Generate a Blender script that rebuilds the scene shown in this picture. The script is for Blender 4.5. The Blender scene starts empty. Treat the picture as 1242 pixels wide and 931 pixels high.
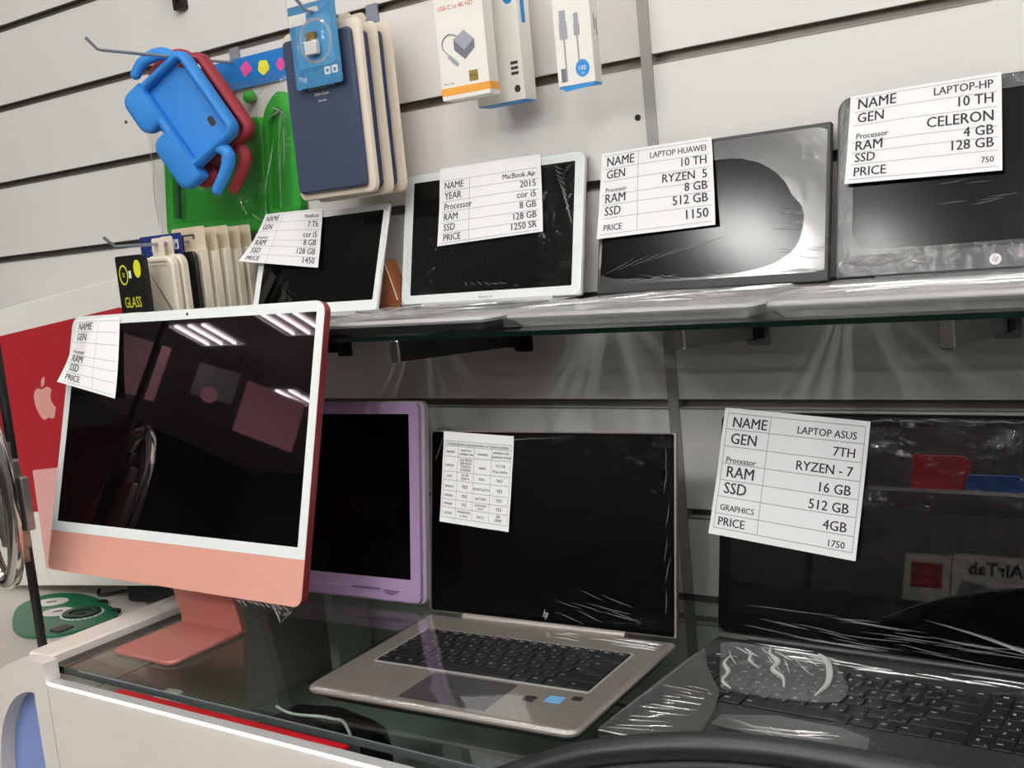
import bpy, bmesh, math, random
from mathutils import Matrix, Vector, noise
R = math.radians
C = bpy.context.scene.collection
scene = bpy.context.scene

# ------------------------------------------------------------------ camera
CAM = (0.687007567, -1.35276190, 0.512301523)
YAW, PITCH, ROLL, FPX = 0.614716111, -0.128198601, -0.0968032971, 1340.43971
fw = Vector((-math.sin(YAW)*math.cos(PITCH), math.cos(YAW)*math.cos(PITCH), math.sin(PITCH)))
rt0 = Vector((math.cos(YAW), math.sin(YAW), 0)); up0 = rt0.cross(fw)
rt = rt0*math.cos(ROLL) + up0*math.sin(ROLL)
up = up0*math.cos(ROLL) - rt0*math.sin(ROLL)
cd = bpy.data.cameras.new('camera'); cam = bpy.data.objects.new('camera', cd); C.objects.link(cam)
cd.sensor_width = 36; cd.sensor_fit = 'HORIZONTAL'; cd.lens = FPX/1242*36; cd.clip_start = 0.02; cd.clip_end = 60
m3 = Matrix((rt, up, -fw)).transposed(); cam.matrix_world = Matrix.Translation(CAM) @ m3.to_4x4()
scene.camera = cam
# ------------------------------------------------------------------ world, exposure, lamps
wd = bpy.data.worlds.new('world'); scene.world = wd; wd.use_nodes = True
wd.node_tree.nodes['Background'].inputs[0].default_value = (.9, .93, 1, 1)
wd.node_tree.nodes['Background'].inputs[1].default_value = .05
vs = scene.view_settings
vs.view_transform = 'Standard'; vs.look = 'None'; vs.gamma = 1; vs.use_curve_mapping = False
vs.exposure = 0.27
TUBE_STRENGTH = 66.0          # tubes in the added ceiling lights at the back
BATTEN_STRENGTH = 30.0        # single tubes near the counter
FAR_BATTEN_STRENGTH = 185.0   # short single tubes over the aisle, some added as front light
STRIP_STRENGTH = 5.0          # strip of lights along the counter
scene.cycles.max_bounces = 10; scene.cycles.transparent_max_bounces = 24
scene.cycles.sample_clamp_indirect = 4
CEIL = 1.9; FLOOR = -0.92

# ------------------------------------------------------------------ materials
def lin(c):
    def f(v): return v/12.92 if v <= .04045 else ((v+.055)/1.055)**2.4
    return tuple(f(v/255) for v in c) + (1,)
MATS = {}
def mat(name, col, rough=.5, metal=0, spec=.5, var=.04, vscale=30, bump=0, bscale=200, tint=None, emit=0, stretch=(1, 1, 1)):
    m = bpy.data.materials.new(name); m.use_nodes = True; nt = m.node_tree; b = nt.nodes['Principled BSDF']
    c = lin(col)
    b.inputs['Roughness'].default_value = rough; b.inputs['Metallic'].default_value = metal
    b.inputs['Specular IOR Level'].default_value = spec
    if tint: b.inputs['Specular Tint'].default_value = tuple(tint)+(1,)
    tc = nt.nodes.new('ShaderNodeTexCoord'); mp = nt.nodes.new('ShaderNodeMapping'); mp.inputs['Scale'].default_value = stretch
    nt.links.new(tc.outputs['Object'], mp.inputs[0])
    n = nt.nodes.new('ShaderNodeTexNoise'); n.inputs['Scale'].default_value = vscale; n.inputs['Detail'].default_value = 4
    nt.links.new(mp.outputs[0], n.inputs['Vector'])
    mx = nt.nodes.new('ShaderNodeMix'); mx.data_type = 'RGBA'
    mx.inputs[6].default_value = tuple(v*(1-var) for v in c[:3])+(1,); mx.inputs[7].default_value = tuple(min(1, v*(1+var)) for v in c[:3])+(1,)
    nt.links.new(n.outputs['Fac'], mx.inputs[0]); nt.links.new(mx.outputs[2], b.inputs['Base Color'])
    if bump:
        n2 = nt.nodes.new('ShaderNodeTexNoise'); n2.inputs['Scale'].default_value = bscale; nt.links.new(mp.outputs[0], n2.inputs['Vector'])
        bp = nt.nodes.new('ShaderNodeBump'); bp.inputs['Strength'].default_value = bump; bp.inputs['Distance'].default_value = .002
        nt.links.new(n2.outputs['Fac'], bp.inputs['Height']); nt.links.new(bp.outputs[0], b.inputs['Normal'])
    if emit:
        b.inputs['Emission Color'].default_value = c; b.inputs['Emission Strength'].default_value = emit
    MATS[name] = m; return m
def film(name, base=.04, fres=.5, rough=.08, tint=(.97, .97, .97), bump=.3, bscale=60, stretch=(1, 1, 1), gcol=(1, 1, 1), haze=0):
    """thin clear sheet: transparent with a glossy sheen that grows at grazing angles"""
    m = bpy.data.materials.new(name); m.use_nodes = True; nt = m.node_tree; nt.nodes.clear()
    out = nt.nodes.new('ShaderNodeOutputMaterial'); mix = nt.nodes.new('ShaderNodeMixShader')
    tr = nt.nodes.new('ShaderNodeBsdfTransparent'); tr.inputs[0].default_value = tuple(tint)+(1,)
    gl = nt.nodes.new('ShaderNodeBsdfGlossy'); gl.inputs['Roughness'].default_value = rough; gl.inputs[0].default_value = tuple(gcol)+(1,)
    lw = nt.nodes.new('ShaderNodeLayerWeight'); lw.inputs[0].default_value = .5
    pw = nt.nodes.new('ShaderNodeMath'); pw.operation = 'POWER'; pw.inputs[1].default_value = 4; nt.links.new(lw.outputs['Facing'], pw.inputs[0])
    ma = nt.nodes.new('ShaderNodeMath'); ma.operation = 'MULTIPLY_ADD'; ma.inputs[1].default_value = fres; ma.inputs[2].default_value = base
    nt.links.new(pw.outputs[0], ma.inputs[0]); nt.links.new(ma.outputs[0], mix.inputs[0])
    nt.links.new(tr.outputs[0], mix.inputs[1])
    if haze:
        df = nt.nodes.new('ShaderNodeBsdfDiffuse'); df.inputs[0].default_value = (.8, .8, .8, 1)
        ad = nt.nodes.new('ShaderNodeMixShader'); ad.inputs[0].default_value = haze
        nt.links.new(gl.outputs[0], ad.inputs[1]); nt.links.new(df.outputs[0], ad.inputs[2]); nt.links.new(ad.outputs[0], mix.inputs[2])
    else: nt.links.new(gl.outputs[0], mix.inputs[2])
    nt.links.new(mix.outputs[0], out.inputs[0])
    if bump:
        tc = nt.nodes.new('ShaderNodeTexCoord'); mp = nt.nodes.new('ShaderNodeMapping'); mp.inputs['Scale'].default_value = stretch
        nt.links.new(tc.outputs['Object'], mp.inputs[0])
        n = nt.nodes.new('ShaderNodeTexNoise'); n.inputs['Scale'].default_value = bscale; n.inputs['Detail'].default_value = 3; n.inputs['Distortion'].default_value = .6
        nt.links.new(mp.outputs[0], n.inputs['Vector'])
        bp = nt.nodes.new('ShaderNodeBump'); bp.inputs['Strength'].default_value = bump; bp.inputs['Distance'].default_value = .004
        nt.links.new(n.outputs['Fac'], bp.inputs['Height']); nt.links.new(bp.outputs[0], gl.inputs['Normal'])
    MATS[name] = m; return m
def pane(name, tint, edge=False):
    """plate glass: transparent with tint, mirror sheen from the outer side"""
    m = bpy.data.materials.new(name); m.use_nodes = True; nt = m.node_tree; nt.nodes.clear()
    out = nt.nodes.new('ShaderNodeOutputMaterial'); mix = nt.nodes.new('ShaderNodeMixShader')
    tr = nt.nodes.new('ShaderNodeBsdfTransparent'); tr.inputs[0].default_value = tuple(tint)+(1,)
    gl = nt.nodes.new('ShaderNodeBsdfGlossy'); gl.inputs['Roughness'].default_value = .0
    fr = nt.nodes.new('ShaderNodeFresnel'); fr.inputs[0].default_value = 1.6
    ge = nt.nodes.new('ShaderNodeNewGeometry'); inv = nt.nodes.new('ShaderNodeMath'); inv.operation = 'SUBTRACT'; inv.inputs[0].default_value = 1
    mu = nt.nodes.new('ShaderNodeMath'); mu.operation = 'MULTIPLY'
    nt.links.new(ge.outputs['Backfacing'], inv.inputs[1]); nt.links.new(inv.outputs[0], mu.inputs[0]); nt.links.new(fr.outputs[0], mu.inputs[1])
    nt.links.new(mu.outputs[0], mix.inputs[0]); nt.links.new(tr.outputs[0], mix.inputs[1]); nt.links.new(gl.outputs[0], mix.inputs[2])
    nt.links.new(mix.outputs[0], out.inputs[0]); MATS[name] = m; return m
def lamp(name, col, strength):
    m = bpy.data.materials.new(name); m.use_nodes = True; nt = m.node_tree; nt.nodes.clear()
    out = nt.nodes.new('ShaderNodeOutputMaterial'); e = nt.nodes.new('ShaderNodeEmission')
    e.inputs[0].default_value = tuple(col)+(1,); e.inputs[1].default_value = strength; nt.links.new(e.outputs[0], out.inputs[0]); MATS[name] = m; return m

mat('wall_board', (226, 223, 219), .42, var=.03, vscale=3, stretch=(1, 1, 3))
mat('groove_metal', (120, 112, 104), .35, .6, var=.15, vscale=12)
mat('trim_grey', (168, 166, 163), .4, .3, var=.08)
mat('ceiling', (215, 213, 210), .8); mat('floor', (170, 165, 158), .3, var=.1); mat('room_wall', (92, 90, 88), .7)
mat('white_laminate', (226, 219, 211), .38, var=.05, vscale=9, bump=.03, bscale=40)
mat('grey_laminate', (74, 74, 75), .5, var=.08)
mat('blue_panel', (128, 150, 205), .5, var=.04); mat('dark_inside', (140, 148, 142), .5, var=.1)
mat('black_gloss', (5, 5, 6), .03, spec=.32, var=0); mat('black_glass_tint', (5, 4, 5), .02, spec=.85, var=0, tint=(1, .80, .88))
mat('black_wet', (5, 5, 6), .0, spec=.75, var=0); mat('black_matte_screen', (10, 11, 12), .28, spec=.5, var=0)
mat('black_satin_screen', (6, 7, 8), .14, spec=.22, var=0)
mat('black_plastic', (22, 22, 23), .42, var=.1); mat('dark_key', (30, 31, 34), .5, var=.1); mat('charcoal', (46, 47, 49), .45, var=.1)
mat('black_rubber', (16, 17, 17), .55, var=.1)
mat('silver', (176, 168, 160), .34, .85, var=.03, vscale=60); mat('silver_light', (205, 204, 203), .38, .35, var=.03)
mat('zbook_deck', (160, 152, 145), .36, .45, var=.06, vscale=40)
mat('silver_key', (150, 150, 152), .45, .2, var=.05)
mat('touchpad_grey', (78, 76, 78), .35, .2, var=.04)
mat('white_bezel', (236, 242, 240), .25, var=.02); mat('white_plastic', (228, 227, 224), .35, var=.03)
mat('imac_pink', (236, 172, 155), .42, .15, var=.03, vscale=14); mat('imac_foot', (196, 128, 118), .36, .35, var=.03, vscale=14)
mat('imac_red', (140, 50, 53), .4, .3, var=.05)
mat('lilac', (216, 184, 230), .42, var=.03, vscale=12); mat('lilac_dark', (150, 120, 166), .45, var=.03); mat('lilac_pale', (220, 205, 220), .45, var=.03)
mat('paper', (246, 246, 247), .75, var=.012, vscale=18); mat('ink', (52, 50, 54), .8, var=0); mat('rule', (170, 170, 172), .8, var=0)
mat('ink_black', (20, 20, 22), .8, var=0); mat('legend', (215, 215, 215), .6, var=0)
mat('kids_blue', (44, 132, 212), .55, var=.03, vscale=20); mat('kids_red', (150, 40, 52), .6, var=.04, vscale=20); mat('kids_green', (36, 150, 38), .5, var=.05, vscale=20)
mat('header_blue', (22, 118, 196), .35, var=.03); mat('sticker_pink', (226, 84, 160), .5, var=.05); mat('sticker_yellow', (236, 226, 60), .5, var=.05)
mat('navy', (50, 62, 86), .55, var=.05, vscale=80, bump=.05, bscale=500); mat('cream', (226, 214, 196), .55, var=.04); mat('cream_pale', (236, 226, 206), .5, var=.04)
mat('cardboard', (150, 88, 52), .7, var=.08); mat('card_cream', (222, 206, 180), .6, var=.05)
mat('box_white', (240, 237, 230), .45, var=.02); mat('box_orange', (240, 168, 62), .5, var=0); mat('text_orange', (214, 96, 62), .6, var=0); mat('box_blue', (36, 140, 214), .45, var=.03)
mat('grey_print', (160, 164, 172), .6, var=.04); mat('grey_print_dark', (110, 114, 122), .6, var=.04); mat('gold_print', (140, 120, 50), .5, var=.1)
mat('card_sky', (72, 152, 204), .35, var=.12, vscale=40); mat('white_print', (240, 240, 242), .6, var=0); mat('gold', (140, 115, 66), .4, .5, var=.05)
mat('yellow_print', (222, 226, 40), .6, var=0); mat('pack_black', (24, 24, 22), .4, var=.1); mat('pack_navy', (36, 52, 118), .35, var=.05)
mat('box_red', (176, 34, 46), .5, var=.03, vscale=6); mat('apple_pink', (230, 166, 160), .5, var=0); mat('imac_print', (236, 178, 172), .5, var=.02)
mat('plaque_green', (12, 112, 78), .32, var=.12, vscale=25); mat('plaque_dark', (14, 60, 48), .4, var=.1)
mat('hook_steel', (150, 155, 166), .3, .45, var=.08); mat('steel', (150, 146, 140), .30, .75, var=.12, vscale=18); mat('chrome', (205, 203, 198), .12, 1, var=.05); mat('bracket_chrome', (150, 150, 150), .3, .6, var=.1)
mat('bracket_dark', (44, 40, 38), .35, .5, var=.1)
mat('sticker_sky', (120, 186, 236), .4, var=.1, vscale=150); mat('mesh_black', (14, 14, 15), .7, var=.3, vscale=400)
mat('red_gloss', (206, 28, 42), .3, var=.05)
mat('glass_edge', (6, 22, 18), .12, spec=.6, var=.3, vscale=25)
mat('poster_pink', (236, 176, 190), .7, var=.03); mat('poster_grey', (140, 138, 136), .7, var=.04); mat('cabinet_dark', (30, 28, 30), .6, var=.1)
mat('fixture_white', (225, 225, 225), .4); mat('blue_gloss', (30, 100, 190), .3, var=.05)
pane('counter_glass', (.84, .89, .86)); pane('shelf_glass', (.86, .91, .89)); pane('door_glass', (.93, .95, .94))
film('wrap', .018, .5, .10, bump=.35, bscale=45); film('wrap_crease', .45, .6, .16, bump=0, haze=.35)
film('wrap_hazy', .03, .35, .16, bump=.3, bscale=70, haze=.05); film('wrap_silver', .14, .6, .20, bump=.5, bscale=70, haze=.25)
film('wrap_deck', .05, 1.0, .06, bump=.06, bscale=30); film('wrap_brushed', .20, .6, .30, bump=.5, bscale=90, stretch=(1, 3, 1))
film('wrap_cloudy_glow', .15, .5, .30, bump=.15, bscale=40, haze=.35); film('wrap_fold_glint', .85, .2, .22, bump=0, haze=.6)  # whitish haze in both paints lamp glow and glints on the crumpled film
film('wrap_matte', .065, .4, .16, bump=.05, bscale=40, haze=.12)
film('bag_clear', .07, .6, .12, bump=.7, bscale=40, haze=.1); film('blister_clear', .07, .5, .06, bump=.2, bscale=30)
lamp('tube', (1, .985, .96), TUBE_STRENGTH); lamp('batten_tube', (1, .985, .96), BATTEN_STRENGTH); lamp('short_tube', (1, .985, .96), FAR_BATTEN_STRENGTH); lamp('panel_tube', (1, .96, .97), 22.0); lamp('led_strip', (.80, .90, 1), STRIP_STRENGTH)
M = MATS

# ------------------------------------------------------------------ mesh builder
class MB:
    def __init__(s): s.v = []; s.f = []; s.m = []
    def add(s, verts, faces, mi=0, T=None):
        o = len(s.v)
        s.v += [tuple(T @ Vector(p)) if T else tuple(p) for p in verts]
        s.f += [tuple(i+o for i in f) for f in faces]; s.m += [mi]*len(faces); return s
    def box(s, a, b, mi=0, T=None):
        x0, y0, z0 = a; x1, y1, z1 = b
        return s.add([(x0, y0, z0), (x1, y0, z0), (x1, y1, z0), (x0, y1, z0), (x0, y0, z1), (x1, y0, z1), (x1, y1, z1), (x0, y1, z1)],
                     [(0, 3, 2, 1), (4, 5, 6, 7), (0, 1, 5, 4), (1, 2, 6, 5), (2, 3, 7, 6), (3, 0, 4, 7)], mi, T)
    def prism(s, pts, z0, z1, mi=0, T=None, bev=0):
        """closed outline (ccw) extruded along local z, rim softened by bev"""
        n = len(pts); rings = []
        if bev:
            cx = sum(p[0] for p in pts)/n; cy = sum(p[1] for p in pts)/n
            ins = inset(pts, bev)
            rings = [(ins, z0), (pts, z0+bev), (pts, z1-bev), (ins, z1)]
        else: rings = [(pts, z0), (pts, z1)]
        vs_ = [(p[0], p[1], z) for r, z in rings for p in r]; fs = []
        for k in range(len(rings)-1):
            for i in range(n):
                j = (i+1) % n; fs.append((k*n+i, k*n+j, (k+1)*n+j, (k+1)*n+i))
        fs.append(tuple(reversed(range(n)))); fs.append(tuple(range((len(rings)-1)*n, len(rings)*n)))
        return s.add(vs_, fs, mi, T)
    def ring(s, outer, inner, z0, z1, mi=0, T=None):
        n = len(outer)
        vs_ = [(p[0], p[1], z) for z in (z0, z1) for p in outer] + [(p[0], p[1], z) for z in (z0, z1) for p in inner]
        fs = []
        for i in range(n):
            j = (i+1) % n; O0, O1, I0, I1 = 0, n, 2*n, 3*n
            fs += [(O0+i, O0+j, O1+j, O1+i), (I0+j, I0+i, I1+i, I1+j), (O1+i, O1+j, I1+j, I1+i), (O0+j, O0+i, I0+i, I0+j)]
        return s.add(vs_, fs, mi, T)
    def tube(s, path, r, n=10, mi=0, T=None, flat=1, capped=True, close=False):
        path = [Vector(p) for p in path]; k = len(path); vs_ = []; fs = []
        rr = r if isinstance(r, (list, tuple)) else [r]*k
        ref = None
        for i, p in enumerate(path):
            t = (path[min(i+1, k-1)] - path[max(i-1, 0)]).normalized() if not close else (path[(i+1) % k]-path[i-1]).normalized()
            if ref is None: ref = t.orthogonal().normalized()
            a = (ref - t*ref.dot(t)).normalized(); ref = a; b = t.cross(a)
            for q in range(n):
                w = 2*math.pi*q/n; vs_.append(p + a*math.cos(w)*rr[i] + b*math.sin(w)*rr[i]*flat)
        for i in range(k if close else k-1):
            i2 = (i+1) % k
            for q in range(n):
                q2 = (q+1) % n; fs.append((i*n+q, i*n+q2, i2*n+q2, i2*n+q))
        if capped and not close: fs += [tuple(reversed(range(n))), tuple(range((k-1)*n, k*n))]
        return s.add(vs_, fs, mi, T)
    def grid(s, fn, nu, nv, mi=0, T=None):
        vs_ = [fn(i/nu, j/nv) for j in range(nv+1) for i in range(nu+1)]; w = nu+1
        return s.add(vs_, [(j*w+i, j*w+i+1, (j+1)*w+i+1, (j+1)*w+i) for j in range(nv) for i in range(nu)], mi, T)
    def ball(s, c, r, mi=0, T=None, n=12, sc=(1, 1, 1)):
        vs_ = []; fs = []
        for j in range(n+1):
            th = math.pi*j/n
            for i in range(n):
                ph = 2*math.pi*i/n; vs_.append((c[0]+r*sc[0]*math.sin(th)*math.cos(ph), c[1]+r*sc[1]*math.sin(th)*math.sin(ph), c[2]+r*sc[2]*math.cos(th)))
        for j in range(n):
            for i in range(n): fs.append((j*n+i, (j+1)*n+i, (j+1)*n+(i+1) % n, j*n+(i+1) % n))
        return s.add(vs_, fs, mi, T)
    def mesh(s, name, mats, smooth=True, recalc=True, ang=35):
        me = bpy.data.meshes.new(name); me.from_pydata(s.v, [], s.f)
        for m in mats: me.materials.append(M[m] if isinstance(m, str) else m)
        me.polygons.foreach_set('material_index', s.m)
        if recalc:
            bm = bmesh.new(); bm.from_mesh(me); bmesh.ops.remove_doubles(bm, verts=bm.verts, dist=1e-6); bmesh.ops.recalc_face_normals(bm, faces=bm.faces); bm.to_mesh(me); bm.free()
        if smooth:
            me.polygons.foreach_set('use_smooth', [True]*len(me.polygons)); me.set_sharp_from_angle(angle=R(ang))
        me.update(); return me
    def build(s, name, mats, parent=None, smooth=True, recalc=True, label=None, ang=35, stuff=False):
        if isinstance(mats, str): mats = [mats]
        o = bpy.data.objects.new(name, s.mesh(name, mats, smooth, recalc, ang)); C.objects.link(o)
        if parent: o.parent = parent
        if label: o['label'] = label
        if stuff: o['kind'] = 'stuff'
        return o
def inset(pts, d):
    n = len(pts); out = []
    for i in range(n):
        p0, p, p1 = Vector(pts[i-1][:2]), Vector(pts[i][:2]), Vector(pts[(i+1) % n][:2])
        a = (p-p0); b = (p1-p)
        if a.length < 1e-9: a = b
        if b.length < 1e-9: b = a
        na = Vector((-a.y, a.x)).normalized(); nb = Vector((-b.y, b.x)).normalized(); nn = (na+nb)
        nn = nn.normalized() if nn.length > 1e-6 else na
        out.append((p.x+nn.x*d, p.y+nn.y*d))
    return out
def rrect(x0, y0, x1, y1, r, n=6, rs=None):
    """rounded rectangle outline, ccw from the lower right; rs = radii (br, tr, tl, bl)"""
    rs = rs or (r, r, r, r); pts = []
    for (cx, cy, a0), q in zip(((x1, y0, -90), (x1, y1, 0), (x0, y1, 90), (x0, y0, 180)), rs):
        q = max(q, 1e-4); ox = cx + (-q if cx == x1 else q); oy = cy + (-q if cy == y1 else q)
        pts += [(ox+q*math.cos(R(a0+90*i/n)), oy+q*math.sin(R(a0+90*i/n))) for i in range(n+1)]
    return pts
def ell(cx, cy, a, b, n=28, rot=0):
    return [(cx+a*math.cos(t)*math.cos(rot)-b*math.sin(t)*math.sin(rot), cy+a*math.cos(t)*math.sin(rot)+b*math.sin(t)*math.cos(rot)) for t in [2*math.pi*i/n for i in range(n)]]
def smooth_path(pts, n=6):
    pts = [Vector(p) for p in pts]; out = []
    for i in range(len(pts)-1):
        p0, p1, p2, p3 = pts[max(i-1, 0)], pts[i], pts[i+1], pts[min(i+2, len(pts)-1)]
        for k in range(n):
            t = k/n; out.append(.5*((2*p1)+(p2-p0)*t+(2*p0-5*p1+4*p2-p3)*t*t+(3*p1-p0-3*p2+p3)*t**3))
    out.append(pts[-1]); return out
# local z -> out of the wall (-Y), local (x, y) -> (X, Z)
WALL = Matrix(((1, 0, 0, 0), (0, 0, -1, 0), (0, 1, 0, 0), (0, 0, 0, 1)))
T3 = Matrix.Translation
def text2d(body, cap=1.0, align='LEFT', bold=.0):
    bold = 0
    """outline of a word as flat triangles: (verts, faces, width), cap height = cap"""
    key = (body, bold)
    if key not in text2d.cache:
        cu = bpy.data.curves.new('t', 'FONT'); cu.body = body; cu.size = 1; cu.offset = bold; cu.resolution_u = 2
        ob = bpy.data.objects.new('t', cu); C.objects.link(ob); dg = bpy.context.evaluated_depsgraph_get(); dg.update()
        me = bpy.data.meshes.new_from_object(ob.evaluated_get(dg))
        text2d.cache[key] = ([(v.co.x, v.co.y) for v in me.vertices], [tuple(p.vertices) for p in me.polygons])
        bpy.data.objects.remove(ob); bpy.data.curves.remove(cu); bpy.data.meshes.remove(me)
    vs_, fs = text2d.cache[key]
    if not vs_: return [], [], 0
    k = cap/.70; x0 = min(v[0] for v in vs_); x1 = max(v[0] for v in vs_); w = (x1-x0)*k
    dx = {'LEFT': 0, 'RIGHT': -w, 'CENTER': -w/2}[align]
    return [((v[0]-x0)*k+dx, v[1]*k) for v in vs_], fs, w
text2d.cache = {}
def letters(mb, body, x, y, cap, T=None, align='LEFT', z=0, mi=0, bold=.012, xs=1, rot=0):
    vs_, fs, w = text2d(body, cap, align, bold); c, s_ = math.cos(rot), math.sin(rot)
    mb.add([(x+v[0]*xs*c-v[1]*s_, y+v[0]*xs*s_+v[1]*c, z) for v in vs_], fs, mi, T); return w*xs

def loft(b, rings, T, mi=0, cap0=False, cap1=False):
    n = len(rings[0][0]); vs_ = [(p[0], p[1], z) for r, z in rings for p in r]; fs = []
    for k in range(len(rings)-1):
        for i in range(n):
            j = (i+1) % n; fs.append((k*n+i, k*n+j, (k+1)*n+j, (k+1)*n+i))
    if cap0: fs.append(tuple(range(n)))
    if cap1: fs.append(tuple(range((len(rings)-1)*n, len(rings)*n)))
    b.add(vs_, fs, mi, T)
def thing(name, label, cat, loc=(0, 0, 0), rz=0, group=None):
    o = bpy.data.objects.new(name, None); C.objects.link(o); o.location = loc; o.rotation_euler = (0, 0, rz); o.empty_display_size = .05
    return tag(o, label, cat, group)
def tag(o, label, cat, group=None):
    o['label'] = label; o['category'] = cat
    if group: o['group'] = group
    return o
def struct(o): o['kind'] = 'structure'; return o
def copy_tree(src, loc, label, group=None, rz=None, swap=None, parent=None):
    c = src.copy(); C.objects.link(c)
    if parent: c.parent = parent
    else:
        c.location = loc
        if rz is not None: c.rotation_euler = (0, 0, rz)
        c['label'] = label
        if group: c['group'] = group
    for ch in list(src.children):
        d = copy_tree(ch, None, None, swap=swap, parent=c)
    if swap and c.type == 'MESH':
        for a, b in swap.items():
            for sl in c.material_slots:
                if sl.material == M[a]: sl.link = 'OBJECT'; sl.material = M[b]
    return c
rnd = random.Random(7)

# ------------------------------------------------------------------ the setting
GZ = [1.038914+.153762*k for k in range(5, -14, -1)]           # heights of the slots in the wall board
GZ = [g for g in GZ if g > FLOOR+.05]
WX0, WX1, WY1 = -7.0, 2.3, -6.0
b = MB(); hs = .0062
zs_ = [CEIL] + GZ + [FLOOR]
b.box((WX0, .014, FLOOR), (WX1, .06, CEIL), 1)
for i in range(len(zs_)-1):
    z1 = zs_[i] - (hs if i else 0); z0 = zs_[i+1] + (hs if i < len(zs_)-2 else 0)
    for x0, x1 in ((WX0, -2.447), (-2.437, -.006), (.006, WX1)):
        b.prism(rrect(x0, z0, x1, z1, .0012, 2), -.014, 0, 0, WALL)
    if i < len(zs_)-2:      # lip of the metal liner along the lower side of each slot
        b.box((WX0, .004, z0-.0005), (WX1, .0145, z0+.0007), 1)
        b.box((WX0, -.0012, z0-2*hs-.0016), (WX1, .001, z0-2*hs-.0004), 1)
struct(b.build('wall_back', ['wall_board', 'groove_metal'], smooth=False))
b = MB(); b.box((-.008, -.0022, FLOOR), (.008, .0142, CEIL)); struct(b.build('trim_1', ['trim_grey'], smooth=False))
b = MB(); b.box((WX0, WY1, FLOOR-.05), (WX1, .06, FLOOR)); struct(b.build('floor', ['floor'], smooth=False))
b = MB(); b.box((WX0, WY1, CEIL), (WX1, .06, CEIL+.05)); struct(b.build('ceiling', ['ceiling'], smooth=False))
b = MB(); b.box((WX0-.06, WY1, FLOOR), (WX0, .06, CEIL)); struct(b.build('wall_left', ['cabinet_dark'], smooth=False))
b = MB(); b.box((WX1, WY1, FLOOR), (WX1+.06, .06, CEIL)); struct(b.build('wall_right', ['room_wall'], smooth=False))
b = MB(); b.box((WX0, WY1-.06, FLOOR), (WX1, WY1, CEIL)); struct(b.build('wall_front', ['room_wall'], smooth=False))
# screw head and speck on the wall board stay with the wall as tiny fixings
b = MB(); b.prism(ell(-.02, .659, .0042, .0042, 14), 0, .0015, 0, WALL); tag(b.build('screw', ['bracket_dark']), 'small dark screw head in the white wall board beside the upright joint', 'screw')
b = MB(); b.prism(ell(-1.093, .802, .003, .003, 12), 0, .0012, 0, WALL); tag(b.build('screw', ['bracket_dark']), 'tiny dark screw head in the grey wall board left of the blue case', 'screw')

# added ceiling lamps, out of view: boxes with tubes brightening the under-shelf wall
def fixture(x, y, first=[None]):
    if first[0] is None:
        t = thing('added_ceiling_light', '', 'light', (x, y, CEIL))
        f = MB(); f.ring(rrect(-.3, -.2, .3, .2, .004, 2), rrect(-.285, -.185, .285, .185, .004, 2), -.03, 0); f.box((-.29, -.19, -.006), (.29, .19, -.001))
        f.build('frame', 'fixture_white', t, smooth=False)
        for k in (-.19, 0, .19):
            q = MB(); q.tube([(k, -.17, -.03), (k, .17, -.03)], .015, 8); q.build('tube', 'tube', t)
        first[0] = t; return t
    return copy_tree(first[0], (x, y, CEIL), '')
FX = [(-2.2, -5.25), (-.9, -5.25), (.4, -5.25), (1.7, -5.25), (-3.6, -5.25)]
for i, (x, y) in enumerate(FX):
    o = fixture(x, y); o['label'] = 'added unseen ceiling light with three short bare tubes, brightening the wall below the shelf'; o['group'] = 'added ceiling lights'
PANEL = [None]
def panel(x, y, lab):
    if PANEL[0] is None:
        t = thing('panel_light', lab, 'light', (x, y, CEIL), 0, 'small panel lights over the far aisle')
        q = MB(); q.ring(rrect(-.2, -.16, .2, .16, .004, 2), rrect(-.19, -.15, .19, .15, .004, 2), -.012, 0); q.build('frame', 'fixture_white', t, smooth=False)
        for k in (-.12, 0, .12):
            q = MB(); q.tube([(k, -.13, -.012), (k, .13, -.012)], .006, 8); q.build('tube', 'panel_tube', t)
        PANEL[0] = t; return
    copy_tree(PANEL[0], (x, y, CEIL), lab)
for x, y in ((-3.66, -3.13), (-4.47, -3.22), (-4.72, -4.2)): panel(x, y, 'small panel light with three thin tubes in the shop ceiling over the far aisle')
def batten(x, y, L, first={}):
    if L not in first:
        t = thing('tube_light', 'single tube light fixed under the shop ceiling', 'light', (x, y, CEIL), 0, 'ceiling tube lights')
        q = MB(); q.prism(rrect(-.022, -L/2-.02, .022, L/2+.02, .004, 3), -.028, 0, bev=.002); q.build('housing', 'fixture_white', t)
        q = MB(); q.tube([(0, -L/2, -.042), (0, L/2, -.042)], .013, 10); q.build('tube', 'batten_tube' if L > 1 else 'short_tube', t)
        first[L] = t; return t
    return copy_tree(first[L], (x, y, CEIL), 'single tube light fixed under the shop ceiling', 'ceiling tube lights')
for x in (.35, .65, .95, 1.25, -.42, -.72): batten(x, -1.48, 1.8)
for x in (-1.53, -1.36, -.53, .35, .65, .95): batten(x, -3.06, .6)  # right-hand ones added to brighten the counter front; left ones follow screen glows

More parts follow.
